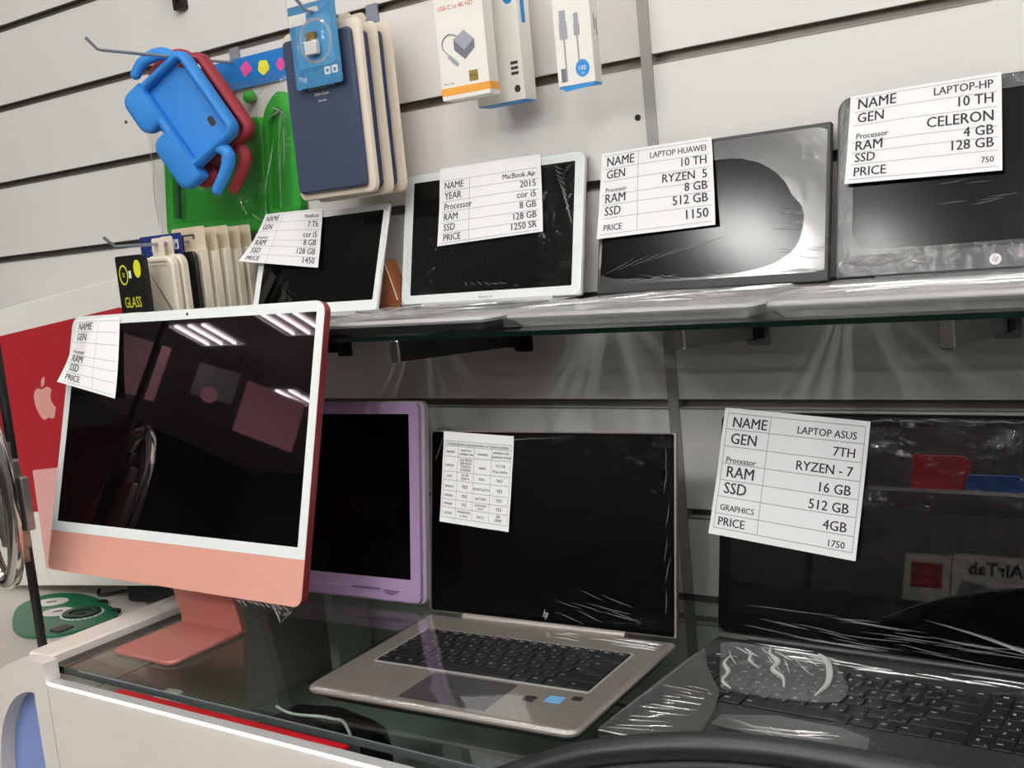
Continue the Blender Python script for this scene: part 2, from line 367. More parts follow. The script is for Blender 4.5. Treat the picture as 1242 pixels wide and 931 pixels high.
# ------------------------------------------------------------------ counter, shelf, side table
GX0, GX1, GY0 = -.699, 2.2, -.542
ct = thing('display_counter', 'white display counter with glass top, lit strip along its front and an arched end', 'counter', (-.69, -.56, FLOOR))
def cpart(b, name, mats, **k):
    o = b.build(name, mats, ct, **k); o.location = (.69, .56, -FLOOR); return o
b = MB(); b.box((-.677, -.566, FLOOR), (GX1, -.548, -.016)); cpart(b, 'front_panel', 'white_laminate', smooth=False)
b = MB(); b.box((-.675, -.5672, -.016), (GX1, -.5645, -.0138)); cpart(b, 'light_strip', 'led_strip', smooth=False)
b = MB(); b.box((-.677, -.5645, -.016), (GX1, -.548, -.0146)); cpart(b, 'strip_channel', 'silver_light', smooth=False)
b = MB(); b.prism(rrect(-.752, -.5445, -.700, -.002, .006, 3), -.06, .012, bev=.003); cpart(b, 'side_rail', 'white_laminate')
b = MB(); b.box((-.752, -.5445, FLOOR), (-.700, -.002, -.06)); cpart(b, 'side_panel', 'white_laminate', smooth=False)
b = MB(); b.box((-.693, -.547, -.22), (GX1, -.002, -.20)); cpart(b, 'inner_floor', 'dark_inside', smooth=False)
for x in (-.62, .55):
    b = MB(); b.box((x, -.10, -.20), (x+.02, -.02, -.012)); cpart(b, 'glass_support', 'silver_light', smooth=False)
# arched end: a frame with a quarter-round opening and a blue panel set back in it
N = 28
arc = [math.pi/2*i/N for i in range(N+1)]
outer = [(-.678, FLOOR), (-.678, .0125)] + [(-.700-.208*math.sin(t), -.25+.266*math.cos(t)-.0025) for t in arc] + [(-.908, FLOOR)]
inner = [(-.711, FLOOR+.04), (-.711, -.033)] + [(-.711-.119*math.sin(t), -.20+.167*math.cos(t)) for t in arc] + [(-.830, FLOOR+.04)]
b = MB(); b.ring(outer, inner, .5455, .567, 0, WALL); ec = thing('end_cabinet', 'white arched cabinet end with a blue panel set in its rounded opening', 'cabinet', (-.81, -.555, FLOOR))
o = b.build('arched_frame', 'white_laminate', ec); o.location = (.81, .555, -FLOOR)
b = MB(); b.prism([(-.700, FLOOR+.02), (-.700, -.024)] + [(-.711-.127*math.sin(t), -.20+.175*math.cos(t)) for t in arc] + [(-.838, FLOOR+.02)], .5425, .5453, 0, WALL); o = b.build('blue_panel', 'blue_panel', ec, smooth=False); o.location = (.81, .555, -FLOOR)

b = MB(); b.prism(rrect(GX0+.002, GY0, GX1, -.003, .008, 4), -.010, 0, 0)
o = b.build('glass_countertop', ['counter_glass', 'glass_edge'], smooth=False)
for p in o.data.polygons:
    if abs(p.normal.z) < .5: p.material_index = 1
tag(o, 'green tinted plate glass top of the white counter, laptops standing on it', 'glass top')

b = MB(); b.prism(rrect(-.76, -.309, 1.15, -.002, .004, 3), .4032, .409)
o = b.build('glass_shelf', ['shelf_glass', 'glass_edge'], smooth=False)
for p in o.data.polygons:
    if abs(p.normal.z) < .5: p.material_index = 1
tag(o, 'clear glass wall shelf with dark green edge carrying the upper row of laptops', 'shelf')

BR = [(-.601, .20, 'leftmost dark shelf bracket under the glass shelf, beside the pink computer', 'bracket_dark'),
      (-.239, .285, 'dark shelf bracket under the glass shelf, below the white laptop with the 2015 sheet', 'bracket_dark'),
      (.13, .225, 'chrome shelf bracket under the glass shelf, just right of the upright wall joint', 'bracket_chrome'),
      (.43, .275, 'rightmost chrome shelf bracket under the glass shelf, at the right picture edge', 'bracket_chrome')]
for x, L, lab, mt in BR:
    t = thing('shelf_bracket', lab, 'bracket', (x, 0, .37))
    b = MB(); b.prism(rrect(-.016, -.022, .016, .03, .004, 4), .0, .004, 0, WALL, bev=.001); b.build('wall_plate', mt, t)
    b = MB(); b.prism([(0, -.012), (L, .004), (L, .031), (0, .031)], -.006, .006, 0, Matrix(((0, 0, 1, 0), (-1, 0, 0, -.004), (0, 1, 0, 0), (0, 0, 0, 1)))); b.build('arm', mt, t)
    b = MB(); b.box((-.008, -.032, -.012), (.008, -.004, .006)); b.build('clamp_block', 'bracket_dark', t, smooth=False)
    b = MB(); b.prism(rrect(-.0075, .003, .0075, .0325, .004, 4), L+.003, L+.008, 0, WALL, bev=.0015); b.build('end_cap', 'chrome', t)
# wall bracket with no shelf on it, at the top
t = thing('wall_bracket', 'small black bracket with a slot fixed high on the wall above the blue case', 'bracket', (-.893, 0, .985))
b = MB(); b.ring(rrect(-.013, -.018, .013, .03, .003, 4), rrect(-.004, -.009, .004, .016, .003, 4), .0, .012, 0, WALL); b.build('plate', 'bracket_dark', t)
b = MB(); b.box((-.013, -.05, .02), (.013, -.01, .028)); b.build('support_arm', 'bracket_dark', t, smooth=False)

# side table with rounded corner behind the counter rail
t = thing('side_table', 'white side table left of the counter carrying the red carton and green board', 'table', (-1.2, -.3, FLOOR))
tp = [(-1.9, -.540), (-.757, -.540), (-.757, -.30), (-.80, -.235), (-.90, -.19), (-1.0, -.16), (-1.09, -.125), (-1.12, -.09), (-1.125, -.01), (-1.9, -.01)]
b = MB(); b.prism(tp, -.105, -.080, bev=.003); o = b.build('table_top', 'white_laminate', t); o.location = (1.2, .3, -FLOOR)
for k, (x, y) in enumerate(((-1.85, -.5), (-.99, -.5), (-1.85, -.06), (-1.16, -.06))):
    q = MB(); q.box((x-.02, y-.02, FLOOR), (x+.02, y+.02, -.105)); o = q.build('leg', 'white_laminate', t, smooth=False); o.location = (1.2, .3, -FLOOR)

# ------------------------------------------------------------------ laptops
def lidM(th, tilt): return T3((0, 0, th)) @ Matrix.Rotation(-tilt, 4, 'X') @ Matrix(((1, 0, 0, 0), (0, 0, -1, 0), (0, 1, 0, 0), (0, 0, 0, 1)))
# in the lid's frame: x to the right, y up the screen, z out towards the viewer
ROWS = [('`1234567890-=\b', [1]*13+[2]), ('\tQWERTYUIOP[]\\', [1.5]+[1]*12+[1.5]), ('\0ASDFGHJKL;\'\n', [1.75]+[1]*11+[2.25]), ('\0ZXCVBNM,./\0', [2.25]+[1]*10+[2.75]), ('\0\0\0\0 \0\0\0\0', [1, 1, 1, 1.25, 5.5, 1.25, 1, 1.5, 1.5])]
AR = 'ضصثقفغعهخحجد'
key_cache = {}
def keyboard(t, x0, y0, x1, y1, zt, well, key, legend=None, numpad=False, well_rim=None, single=False, gap=.0024):
    """sunken key field with separate key caps; y0 = front, y1 = back"""
    b = MB(); b.prism(rrect(x0, y0, x1, y1, .003, 3), zt-.0006, zt+.0004, bev=.0002); kb = b.build('keyboard', well, t)
    W = x1-x0; H = y1-y0; lg = MB(); sg = MB(); nk = 0
    xm = x1 - (W*.205 if numpad else 0)
    hrow = H/5.62
    y = y1
    for ri in range(6):
        h = hrow*.62 if ri == 0 else hrow
        if ri == 0: ws = [1]*15; chars = ['\0']*15
        else: chars, ws = ROWS[ri-1]; chars = list(chars)
        tot = sum(ws); x = x0
        cells = []
        for ch, wv in zip(chars, ws):
            ww = (xm-x0)*wv/tot; cells.append((x, ww, ch)); x += ww
        if numpad:
            nx = xm + W*.012; nw = (x1-nx)/4
            cells += [(nx+k*nw, nw, '\0' if ri < 2 else '789 456+123 0 . '[(ri-2)*4+k]) for k in range(4)]
        for cx, ww, ch in cells:
            a, c_ = cx+gap/2, cx+ww-gap/2; f, bk = y-h+gap/2, y-gap/2
            nk += 1
            if single: sg.prism(rrect(a, f, c_, bk, .0015, 2), zt+.0002, zt+.0022)
            else:
                kk = (round(ww, 5), round(h, 5), key)
                if kk not in key_cache:
                    q = MB(); w2, h2 = (c_-a)/2, (bk-f)/2
                    q.prism(rrect(-w2, -h2, w2, h2, .0016, 3), 0, .0022, bev=.0004); key_cache[kk] = q.mesh('key', [key])
                ko = bpy.data.objects.new('key', key_cache[kk]); C.objects.link(ko); ko.parent = kb; ko.location = ((a+c_)/2, (f+bk)/2, zt+.0002)
            if legend:
                zl = zt+.0025; ln = max(0.0011, h*.17)
                if ch not in '\0\b\t\n \\':
                    letters(lg, ch, a+.0022, bk-h*.40, ln*1.25, z=zl, bold=.02)
                    letters(lg, rnd.choice('vncursxyL'), c_-.0045, f+.002, ln, z=zl, bold=.02)
                elif ri: lg.box((a+.002, bk-h*.42, zl), (a+min(.007, ww*.5), bk-h*.36, zl+.00005))
                else: lg.box((cx+ww*.34, y-h*.60, zl), (cx+ww*.62, y-h*.46, zl+.00005))
        y -= h
    if single: sg.build('key_field', key, kb)
    if legend: lg.build('key_legends', legend, kb, smooth=False, recalc=False)
    return kb
def wrinkle(b, p, q, w, h, T=None, mi=1, n=8, wob=.25):
    """one raised crease of a clear film from p to q in its plane"""
    p, q = Vector(p), Vector(q); d = q-p; nrm = Vector((-d.y, d.x, 0)).normalized(); L = d.length; ph = rnd.random()*9
    vs_ = []
    for i in range(n+1):
        s = i/n; c = p+d*s+nrm*(math.sin(ph+s*5)*wob*w*4); k = max(.12, math.sin(math.pi*s)**.6)
        vs_ += [(c.x-nrm.x*w*k, c.y-nrm.y*w*k, p.z), (c.x, c.y, p.z+h*k), (c.x+nrm.x*w*k, c.y+nrm.y*w*k, p.z)]
    b.add(vs_, [f for i in range(n) for f in ((3*i, 3*i+3, 3*i+4, 3*i+1), (3*i+1, 3*i+4, 3*i+5, 3*i+2))], mi, T)
def filmgrid(b, x0, y0, x1, y1, z, amp, sc, nx, ny, T=None, mi=0, seed=0, lift=None):
    def fn(u, v):
        x, y = x0+(x1-x0)*u, y0+(y1-y0)*v
        k = min(1, 8*min(u, 1-u, v, 1-v)+.15)
        zz = z + abs(noise.noise(Vector((x*sc, y*sc, seed))))*amp*k + (lift(u, v) if lift else 0)
        return (x, y, zz)
    b.grid(fn, nx, ny, mi, T)
def laptop(name, label, cat, loc, rz, w, d, th, lh, tilt, shell, bez, scr, bezmat, scrmat, deckmat, lt=.006, rad=.012, rtop=None, bezel_z=.0006, hinge=None, group=None, front_r=.014, basem=None):
    """bez = (left, right, top, bottom) rim widths; origin at the left end of the hinge"""
    t = thing(name, label, cat, loc, rz, group)
    b = MB(); b.prism(rrect(0, -d, w, 0, front_r, 5, (front_r, .004, .004, front_r)), th*.56, th, bev=min(.003, th*.2)); base = b.build('base', [basem or shell], t)
    b = MB(); loft(b, [(rrect(.012, -d+.016, w-.012, -.006, front_r, 5), 0), (rrect(.004, -d+.006, w-.004, -.002, front_r, 5), th*.58)], None, 0, True, True); b.build('underside', basem or 'charcoal', t)
    b = MB(); b.prism(rrect(.004, -d+.004, w-.004, -.012, front_r*.8, 5), th-.0004, th+.0003); b.build('palm_deck', deckmat, t)
    L = lidM(th, tilt); o_ = rrect(0, .004, w, lh, rad, 6, (.004, rad, rad, .004))
    b = MB(); b.prism(o_, -lt, 0, 0, L, bev=.0015); b.build('lid', shell, t)
    l, r, tp, bt = bez
    b = MB(); b.ring(rrect(.0015, .006, w-.0015, lh-.0015, rad*.9, 6), rrect(l, bt, w-r, lh-tp, .002, 6), .0, bezel_z, 0, L); b.build('screen_bezel', bezmat, t)
    b = MB(); b.prism(rrect(l-.0005, bt-.0005, w-r+.0005, lh-tp+.0005, .002, 3), -.0002, bezel_z*.5, 0, L); b.build('screen', scrmat, t)
    hx0, hx1 = hinge or (w*.14, w*.86)
    b = MB(); b.tube([(hx0, .001, th+.001), (hx1, .001, th+.001)], .0055, 12); b.build('hinge', shell, t)
    return t, L
ZS = .409
# --- bronze workstation on the counter
zb, L = laptop('laptop', 'bronze grey laptop open on the counter, a small table sheet on its screen', 'laptop', (-.270, -.241, .0005), R(3), .362, .256, .0195, .250, R(10.7), 'zbook_deck', (.0055, .0055, .008, .016), None, 'black_gloss', 'black_gloss', 'zbook_deck', lt=.007, rad=.004, hinge=(.055, .295))
for x0, x1 in ((-.0003, .0012), (.3600, .3625)):
    b = MB(); b.prism(rrect(x0, .006, x1, .2495, .0006, 3), -.0055, .0012, 0, L); b.build('lid_edge', 'silver', zb)
keyboard(zb, .034, -.163, .328, -.052, .0195, 'dark_key', 'dark_key', 'legend')
b = MB(); b.ring(rrect(.031, -.166, .331, -.049, .004, 4), rrect(.034, -.163, .328, -.052, .003, 4), .0193, .0206); b.build('keyboard_rim', 'silver_light', zb)
b = MB(); b.prism(rrect(.128, -.243, .244, -.171, .002, 3), .0192, .0200); b.build('touchpad', 'touchpad_grey', zb)
b = MB(); b.prism(rrect(.293, -.200, .312, -.184, .001, 2), .0195, .0203); b.build('blue_sticker', 'sticker_sky', zb)
b = MB(); b.prism(rrect(.268, -.206, .282, -.192, .001, 2), .0195, .0203); b.build('dark_sticker', 'charcoal', zb)
b = MB(); b.prism(rrect(.319, -.187, .331, -.177, .001, 2), .0195, .0201); b.build('fingerprint_reader', 'charcoal', zb)
b = MB(); letters(b, 'ZBook', .038, -.176, .0035, z=.0201); b.build('model_mark', 'legend', zb, smooth=False, recalc=False)
def hp_mark(b, x, y, s, T, mi=0, z=.0014):
    def bar(a, c, w): 
        (x0, y0), (x1, y1) = a, c; b.add([(x+x0*s, y+y0*s, z), (x+(x0+w)*s, y+y0*s, z), (x+(x1+w)*s, y+y1*s, z), (x+x1*s, y+y1*s, z)], [(0, 1, 2, 3)], mi, T)
    bar((-.62, -.5), (-.22, 1.0), .13); bar((-.28, -.5), (-.06, .32), .13); b.add([(x+px*s, y+py*s, z) for px, py in ((-.36, .32), (.07, .32), (.03, .46), (-.32, .46))], [(0, 1, 2, 3)], mi, T)
    bar((-.12, -1.0), (.22, .32), .13); bar((.28, -.5), (.50, .32), .13)
    b.add([(x+px*s, y+py*s, z) for px, py in ((.2, .32), (.63, .32), (.6, .46), (.24, .46))], [(0, 1, 2, 3)], mi, T)
    b.add([(x+px*s, y+py*s, z) for px, py in ((0, -.5), (.42, -.5), (.45, -.37), (.04, -.37))], [(0, 1, 2, 3)], mi, T)
b = MB(); hp_mark(b, .182, .016, .0062, L); b.build('logo', 'silver_light', zb, smooth=False, recalc=False)
b = MB(); filmgrid(b, .004, .012, .358, .246, .0022, .0016, 22, 40, 30, L, 0, 3)
for k in range(9):
    x = .19+rnd.random()*.10; y = .018+rnd.random()*.035; wrinkle(b, (x, y, .0026), (x+.03+rnd.random()*.045, y-.004-rnd.random()*.01, .0026), .0005, .0006, L)
for k in range(6):
    y = .02+k*.036+rnd.random()*.02; wrinkle(b, (.345+rnd.random()*.008, y, .0026), (.349+rnd.random()*.008, y+.03, .0026), .0006, .0008, L)
for k in range(5): wrinkle(b, (.008+k*.01, .20+.04*rnd.random(), .0026), (.02+k*.05, .238+.006*rnd.random(), .0026), .0005, .0006, L)
b.build('cling_film', ['wrap', 'wrap_crease'], zb, recalc=False)
b = MB(); filmgrid(b, .002, -.254, .360, -.010, .0226, .0010, 12, 44, 30, None, 0, 8)
for k in range(26):
    x = .01+.33*k/26; wrinkle(b, (x, -.2525-.0015*rnd.random(), .0185), (x+.03, -.2535-.0015*rnd.random(), .0180-.002*rnd.random()), .0008, .0016)
for k in range(10):
    x = .19+rnd.random()*.13; y = -.036+rnd.random()*.02; wrinkle(b, (x, y, .0226), (min(.352, x+.03+rnd.random()*.06), y-.004+rnd.random()*.005, .0226), .0008, .0012)
b.build('cling_film', ['wrap_deck', 'wrap_crease'], zb, recalc=False)

# --- black gaming laptop at the right
asu, L = laptop('laptop', 'large black laptop wrapped in shiny cling film at the right end of the counter', 'laptop', (.132, -.1944, .0005), R(-.9), .412, .287, .0245, .266, R(12.1), 'black_plastic', (.016, .016, .014, .030), None, 'black_gloss', 'black_wet', 'charcoal', lt=.008, hinge=(.04, .372))
keyboard(asu, .020, -.172, .398, -.052, .0245, 'black_plastic', 'black_plastic', 'legend', numpad=True)
b = MB(); b.prism(rrect(.106, -.272, .216, -.194, .002, 3), .0242, .0250); b.build('touchpad', 'black_plastic', asu)
b = MB(); b.box((.275, -.243, .0245), (.291, -.229, .0253)); b.build('white_sticker', 'white_print', asu, smooth=False)
b = MB()
for k in (0, 1): b.ring(rrect(.2765+k*.007, -.2405, .2825+k*.007, -.2315, .001, 3), rrect(.2778+k*.007, -.239, .2812+k*.007, -.233, .0006, 3), .0253, .0255)
b.build('sticker_print', 'ink_black', asu, smooth=False)
b = MB(); filmgrid(b, .004, .008, .408, .262, .0030, .003, 16, 50, 34, L, 0, 12)
for k in range(26):
    x = .02+rnd.random()*.26; y = .010+rnd.random()*.030; wrinkle(b, (x, y, .0038), (x+.04+rnd.random()*.09, y-.005+rnd.random()*.006, .0038), .0006, .0008, L)
for k in range(7): wrinkle(b, (.24+k*.018, .048-k*.003, .0038), (.36+k*.006, .022-k*.002, .0038), .0008, .001, L)
for k in range(7):
    x = .18+k*.03; wrinkle(b, (x, .2595-.002*rnd.random(), .0032), (x+.03, .260-.002*rnd.random(), .0032), .0009, .0010, L)
b.build('cling_film', ['wrap', 'wrap_crease'], asu, recalc=False)
b = MB()   # film over the deck: smooth over the numpad, brushed at the corner, crumpled with painted glints in between
filmgrid(b, .195, -.284, .408, -.008, .0282, .002, 22, 30, 34, None, 0, 21)
for k in range(14):
    x = .05+rnd.random()*.25; y = -.020-rnd.random()*.030; wrinkle(b, (x, y, .0290), (x+.03+rnd.random()*.08, y-.003+rnd.random()*.004, .0290), .0008, .0013)
b.build('cling_film', ['wrap', 'wrap_crease'], asu, recalc=False)
b = MB()     # crumpled patch; its cloudiness and white folds stand in for lamp reflections
cp = [tuple(v)[:2] for v in smooth_path([(x, y, 0) for x, y in [(.075, -.150), (.130, -.150), (.190, -.137), (.192, -.10), (.166, -.055), (.148, -.030), (.09, -.026), (.024, -.028), (.034, -.062), (.052, -.105), (.075, -.150)]], 6)][:-1]
vs_ = [(.115, -.085, .0315)]; nr = 12; n_ = len(cp)
for k in range(1, nr+1):
    for x, y in cp:
        q = k/nr; X, Y = .115+(x-.115)*q, -.085+(y+.085)*q
        vs_.append((X, Y, .0292+.0035*(1-q**3)+.0018*noise.noise(Vector((X*40, Y*40, 5)))*(1-q**6)))
b.add(vs_, [(0, 1+i_, 1+(i_+1) % n_) for i_ in range(n_)]+[(1+(k-1)*n_+i_, 1+(k-1)*n_+(i_+1) % n_, 1+k*n_+(i_+1) % n_, 1+k*n_+i_) for k in range(1, nr) for i_ in range(n_)])
for pts, r_ in (([(.049, -.070), (.052, -.092), (.066, -.112), (.070, -.135), (.086, -.150)], .0024), ([(.080, -.028), (.088, -.050), (.104, -.066), (.106, -.088), (.124, -.104), (.134, -.126)], .0028), ([(.136, -.030), (.153, -.050), (.166, -.080), (.172, -.108), (.170, -.134)], .0038), ([(.055, -.044), (.068, -.056), (.074, -.074), (.092, -.090)], .0020)):
    P_ = smooth_path([(x, y, .0318) for x, y in pts], 6); b.tube(P_, [r_*(.25+.75*math.sin(math.pi*k/(len(P_)-1))**.7) for k in range(len(P_))], 10, 1, flat=.8)
for k in range(12): x = .03+rnd.random()*.10; wrinkle(b, (x, -.030-.03*rnd.random(), .0320), (x+.02+.02*rnd.random(), -.045-.05*rnd.random(), .0320), .0007, .0012)
b.build('crumpled_film', ['wrap_cloudy_glow', 'wrap_fold_glint'], asu, recalc=False)
b = MB()
hz = [(.004, -.284), (.105, -.284), (.09, -.20), (.075, -.155), (.035, -.10), (.008, -.05), (.004, -.10)]
b.prism(hz, .0284, .0286); wrinkle(b, (.004, -.284, .0287), (.10, -.284, .0287), .001, .0016); wrinkle(b, (.004, -.28, .0287), (.008, -.05, .0287), .001, .0016)
for k in range(16): wrinkle(b, (.008+rnd.random()*.03, -.275+k*.008, .0287), (.045+rnd.random()*.03, -.262+k*.007, .0287), .0005, .0006)
b.build('brushed_film', ['wrap_brushed', 'wrap_crease'], asu)
b = MB(); tf = [(.10, -.205), (.15, -.186), (.215, -.188), (.245, -.198), (.250, -.222), (.243, -.25), (.215, -.262), (.18, -.243), (.14, -.232), (.10, -.228)]
b.prism(tf, .0288, .0290)
for k in range(10): wrinkle(b, (.11+rnd.random()*.08, -.20-rnd.random()*.03, .0291), (.17+rnd.random()*.07, -.20-rnd.random()*.045, .0291), .0006, .0008)
b.build('torn_film', ['wrap_brushed', 'wrap_crease'], asu)

# --- upper shelf, left to right
mate, L = laptop('laptop', 'slim white rimmed laptop at the left end of the glass shelf', 'laptop', (-.7115, -.100, ZS+.0005), R(-.9), .281, .196, .0145, .174, R(19.8), 'silver_light', (.014, .011, .010, .022), None, 'white_bezel', 'black_gloss', 'silver_light', lt=.005, rad=.006)
keyboard(mate, .02, -.12, .261, -.03, .0145, 'silver_light', 'dark_key', None, single=True)
b = MB(); b.prism(rrect(.09, -.19, .20, -.13, .002, 2), .0143, .0151); b.build('touchpad', 'silver', mate)
mba, L = laptop('laptop', 'silver laptop with broad white screen rim, second from left on the shelf', 'laptop', (-.423, -.056, ZS+.0005), R(-.5), .326, .225, .0165, .2055, R(12.8), 'silver_light', (.0185, .0165, .0135, .0185), None, 'white_bezel', 'black_gloss', 'silver_light', lt=.006, rad=.014)
keyboard(mba, .03, -.125, .296, -.03, .0165, 'silver_light', 'dark_key', None, single=True)
b = MB(); b.prism(rrect(.105, -.215, .22, -.135, .003, 3), .0163, .0171); b.build('touchpad', 'silver', mba)
b = MB(); letters(b, 'MacBook Air', .163, .0085, .0035, L, 'CENTER', z=.0009); b.build('model_mark', 'grey_print_dark', mba, smooth=False, recalc=False)
b = MB(); filmgrid(b, .004, .004, .322, .200, .0022, .0018, 22, 34, 24, L, 0, 41)
for k in range(11):
    a = .06+.22*rnd.random(); wrinkle(b, (.275+.0025*k, .188-.006*k, .003), (.29+.002*k, .182-.008*k, .003), .0006, .0008, L)
for k in range(8): wrinkle(b, (.006+.004*rnd.random(), .02+.012*k, .003), (.016+.006*rnd.random(), .012+.010*k, .003), .0006, .0009, L)
for k in range(6): wrinkle(b, (.125+.012*k, .034-.001*k, .003), (.13+.014*k, .026+.002*rnd.random(), .003), .0006, .0008, L)
b.build('cling_film', ['wrap', 'wrap_crease'], mba, recalc=False)
b = MB(); filmgrid(b, .003, -.226, .322, -.002, .0195, .005, 18, 34, 24, None, 0, 44)
for k in range(22): wrinkle(b, (.30*rnd.random(), -.02-.2*rnd.random(), .022), (.05+.27*rnd.random(), -.02-.2*rnd.random(), .022), .0008, .0012)
b.build('cling_film', ['wrap_silver', 'wrap_crease'], mba, recalc=False)
hua, L = laptop('laptop', 'dark grey laptop with a hazy rounded film patch on its screen, on the shelf', 'laptop', (-.077, -.053, ZS+.0005), R(-1.8), .324, .216, .0155, .1965, R(12.8), 'charcoal', (.005, .005, .006, .0165), None, 'black_plastic', 'black_satin_screen', 'silver_light', lt=.006, rad=.004, basem='silver_light')
keyboard(hua, .02, -.125, .304, -.03, .0155, 'silver', 'silver_key', None, single=True)
b = MB(); b.prism(rrect(.105, -.20, .22, -.135, .003, 3), .0153, .0161); b.build('touchpad', 'silver', hua)
# film on the screen: hazy all over except where it clings tightly in a rounded patch
blob = [(.006, .030), (.03, .024), (.08, .021), (.14, .019), (.20, .021), (.245, .027), (.275, .04), (.288, .06), (.292, .085), (.287, .100), (.277, .1118), (.268, .128), (.255, .1417), (.236, .155), (.2163, .1628), (.196, .167), (.1768, .1677), (.15, .168), (.10, .168), (.05, .167), (.02, .166), (.006, .160), (.004, .12), (.004, .07)]
def border(p):
    cx, cy = .15, .1; dx, dy = p[0]-cx, p[1]-cy; k = min(((.319-cx)/dx if dx > 0 else (.0045-.001-cx)/dx) if abs(dx) > 1e-9 else 9, ((.191-cy)/dy if dy > 0 else (.016-cy)/dy) if abs(dy) > 1e-9 else 9)
    return (cx+dx*max(k, 1.001), cy+dy*max(k, 1.001))
bl = [tuple(v) for v in smooth_path([(x, y, 0) for x, y in blob]+[(blob[0][0], blob[0][1], 0)], 4)][:-1]; bl = [(v[0]+.0012*noise.noise(Vector((v[0]*400, v[1]*400, 1))), v[1]+.0012*noise.noise(Vector((v[0]*400, v[1]*400, 5)))) for v in bl]
b = MB(); b.ring([border(p) for p in bl], bl, .0012, .0016, 0, L)
for k in range(16):
    x = .01+.27*rnd.random(); wrinkle(b, (x, .017+.012*rnd.random(), .002), (x+.04, .016+.009*rnd.random(), .002), .0006, .0009, L)
for k in range(18):
    y = .035+.075*rnd.random(); x = .245+.05*rnd.random(); wrinkle(b, (x, y, .002), (x+.03+.02*rnd.random(), y-.006*rnd.random()-.002, .002), .0004, .0005, L)
for k in range(7): wrinkle(b, (.012+.02*k, .03+.004*k, .002), (.06+.025*k, .05+.004*k, .002), .0003, .0003, L)
for k in range(6): wrinkle(b, (.003+.002*rnd.random(), .03+.02*rnd.random(), .002), (.004+.004*rnd.random(), .06+.02*rnd.random(), .002), .0008, .001, L)
b.build('hazy_film', ['wrap_matte', 'wrap_crease'], hua)
b = MB(); filmgrid(b, .002, -.218, .322, -.002, .0178, .005, 18, 40, 24, None, 0, 51)
def skirt(b, w, d, z0, z1):
    b.grid(lambda u, v: (.004+(w-.008)*u, -d-.0015-.0015*noise.noise(Vector((u*30, v*3, 2))), z0+(z1-z0)*v), 60, 4)
skirt(b, .324, .217, .001, .0175)
for k in range(26): wrinkle(b, (.30*rnd.random(), -.02-.19*rnd.random(), .021), (.05+.27*rnd.random(), -.02-.19*rnd.random(), .021), .0009, .0014)
b.build('cling_film', ['wrap_silver', 'wrap_crease'], hua, recalc=False)
hp, L = laptop('laptop', 'grey film wrapped laptop with round logo at the right end of the shelf', 'laptop', (.2545, -.0642, ZS+.0005), R(1), .345, .234, .0175, .222, R(14.1), 'charcoal', (.013, .013, .017, .030), None, 'charcoal', 'black_satin_screen', 'silver_light', lt=.007, rad=.016, basem='silver_light')
keyboard(hp, .02, -.125, .325, -.03, .0175, 'silver', 'silver_key', None)
b = MB(); b.prism(rrect(.115, -.215, .225, -.14, .003, 3), .0173, .0181); b.build('touchpad', 'silver_light', hp)
b = MB(); b.prism(ell(.1765, .0155, .0062, .0062, 24), .0004, .0011, 0, L); b.build('logo_disc', 'silver_light', hp)
b = MB(); hp_mark(b, .1765, .0155, .0048, L, z=.0013); b.build('logo', 'charcoal', hp, smooth=False, recalc=False)
bl = rrect(.020, .036, .338, .208, .03, 6); bl = [(x+.0025*noise.noise(Vector((x*90, y*90, 3))), y+.0025*noise.noise(Vector((x*90, y*90, 7)))) for x, y in bl]
b = MB(); b.ring(rrect(.004, .006, .341, .219, .014, 6), bl, .0014, .0018, 0, L)
for k in range(10): wrinkle(b, (.004+.006*rnd.random(), .012+.02*k, .002), (.007+.006*rnd.random(), .03+.02*k, .002), .0007, .001, L)
for k in range(20): x = .012+.11*rnd.random(); wrinkle(b, (x, .012+.02*rnd.random(), .002), (x+.03*rnd.random()+.012, .012+.02*rnd.random(), .002), .0006, .0009, L)
for k in range(7): x = .03+.2*rnd.random(); y = .05+.07*rnd.random(); wrinkle(b, (x, y, .0012), (x+.02+.02*rnd.random(), y+.004*rnd.random(), .0012), .0003, .0003, L)
b.build('hazy_film', ['wrap_hazy', 'wrap_crease'], hp)
b = MB(); filmgrid(b, .003, -.236, .343, -.002, .0205, .005, 18, 40, 24, None, 0, 61); skirt(b, .345, .2345, .001, .0203)
for k in range(24): wrinkle(b, (.30*rnd.random(), -.14-.09*rnd.random(), .0235), (.05+.27*rnd.random(), -.14-.09*rnd.random(), .0235), .0009, .0014)
for k in range(3): wrinkle(b, (.0, -.14-.035*k, .0235), (.34, -.135-.036*k, .0235), .0012, .0016, n=20)
b.build('cling_film', ['wrap_silver', 'wrap_crease'], hp, recalc=False)
# unseen white carton added on the same shelf to shade the wall below
o = MB().prism(rrect(.63, -.27, 1.1, -.02, .003, 2), ZS+.0005, ZS+.075, bev=.001).build('shade_carton', 'box_white'); tag(o, 'added unseen white carton on the shelf, shading the wall right of the last laptop', 'carton')
# brown card stand right of the leftmost laptop
t = thing('card_stand', 'brown folded card stand behind the slim laptop on the glass shelf', 'stand', (-.446, -.045, ZS))
b = MB(); b.prism([(-.022, .002), (.024, .002), (.022, .03), (.003, .092)], -.014, .012, 0, WALL); b.build('folded_card', 'cardboard', t)
b = MB(); b.tube([(-.022, -.015, .004), (.003, -.015, .093), (.022, -.015, .031)], .0012, 6); b.build('torn_edge', 'card_cream', t)

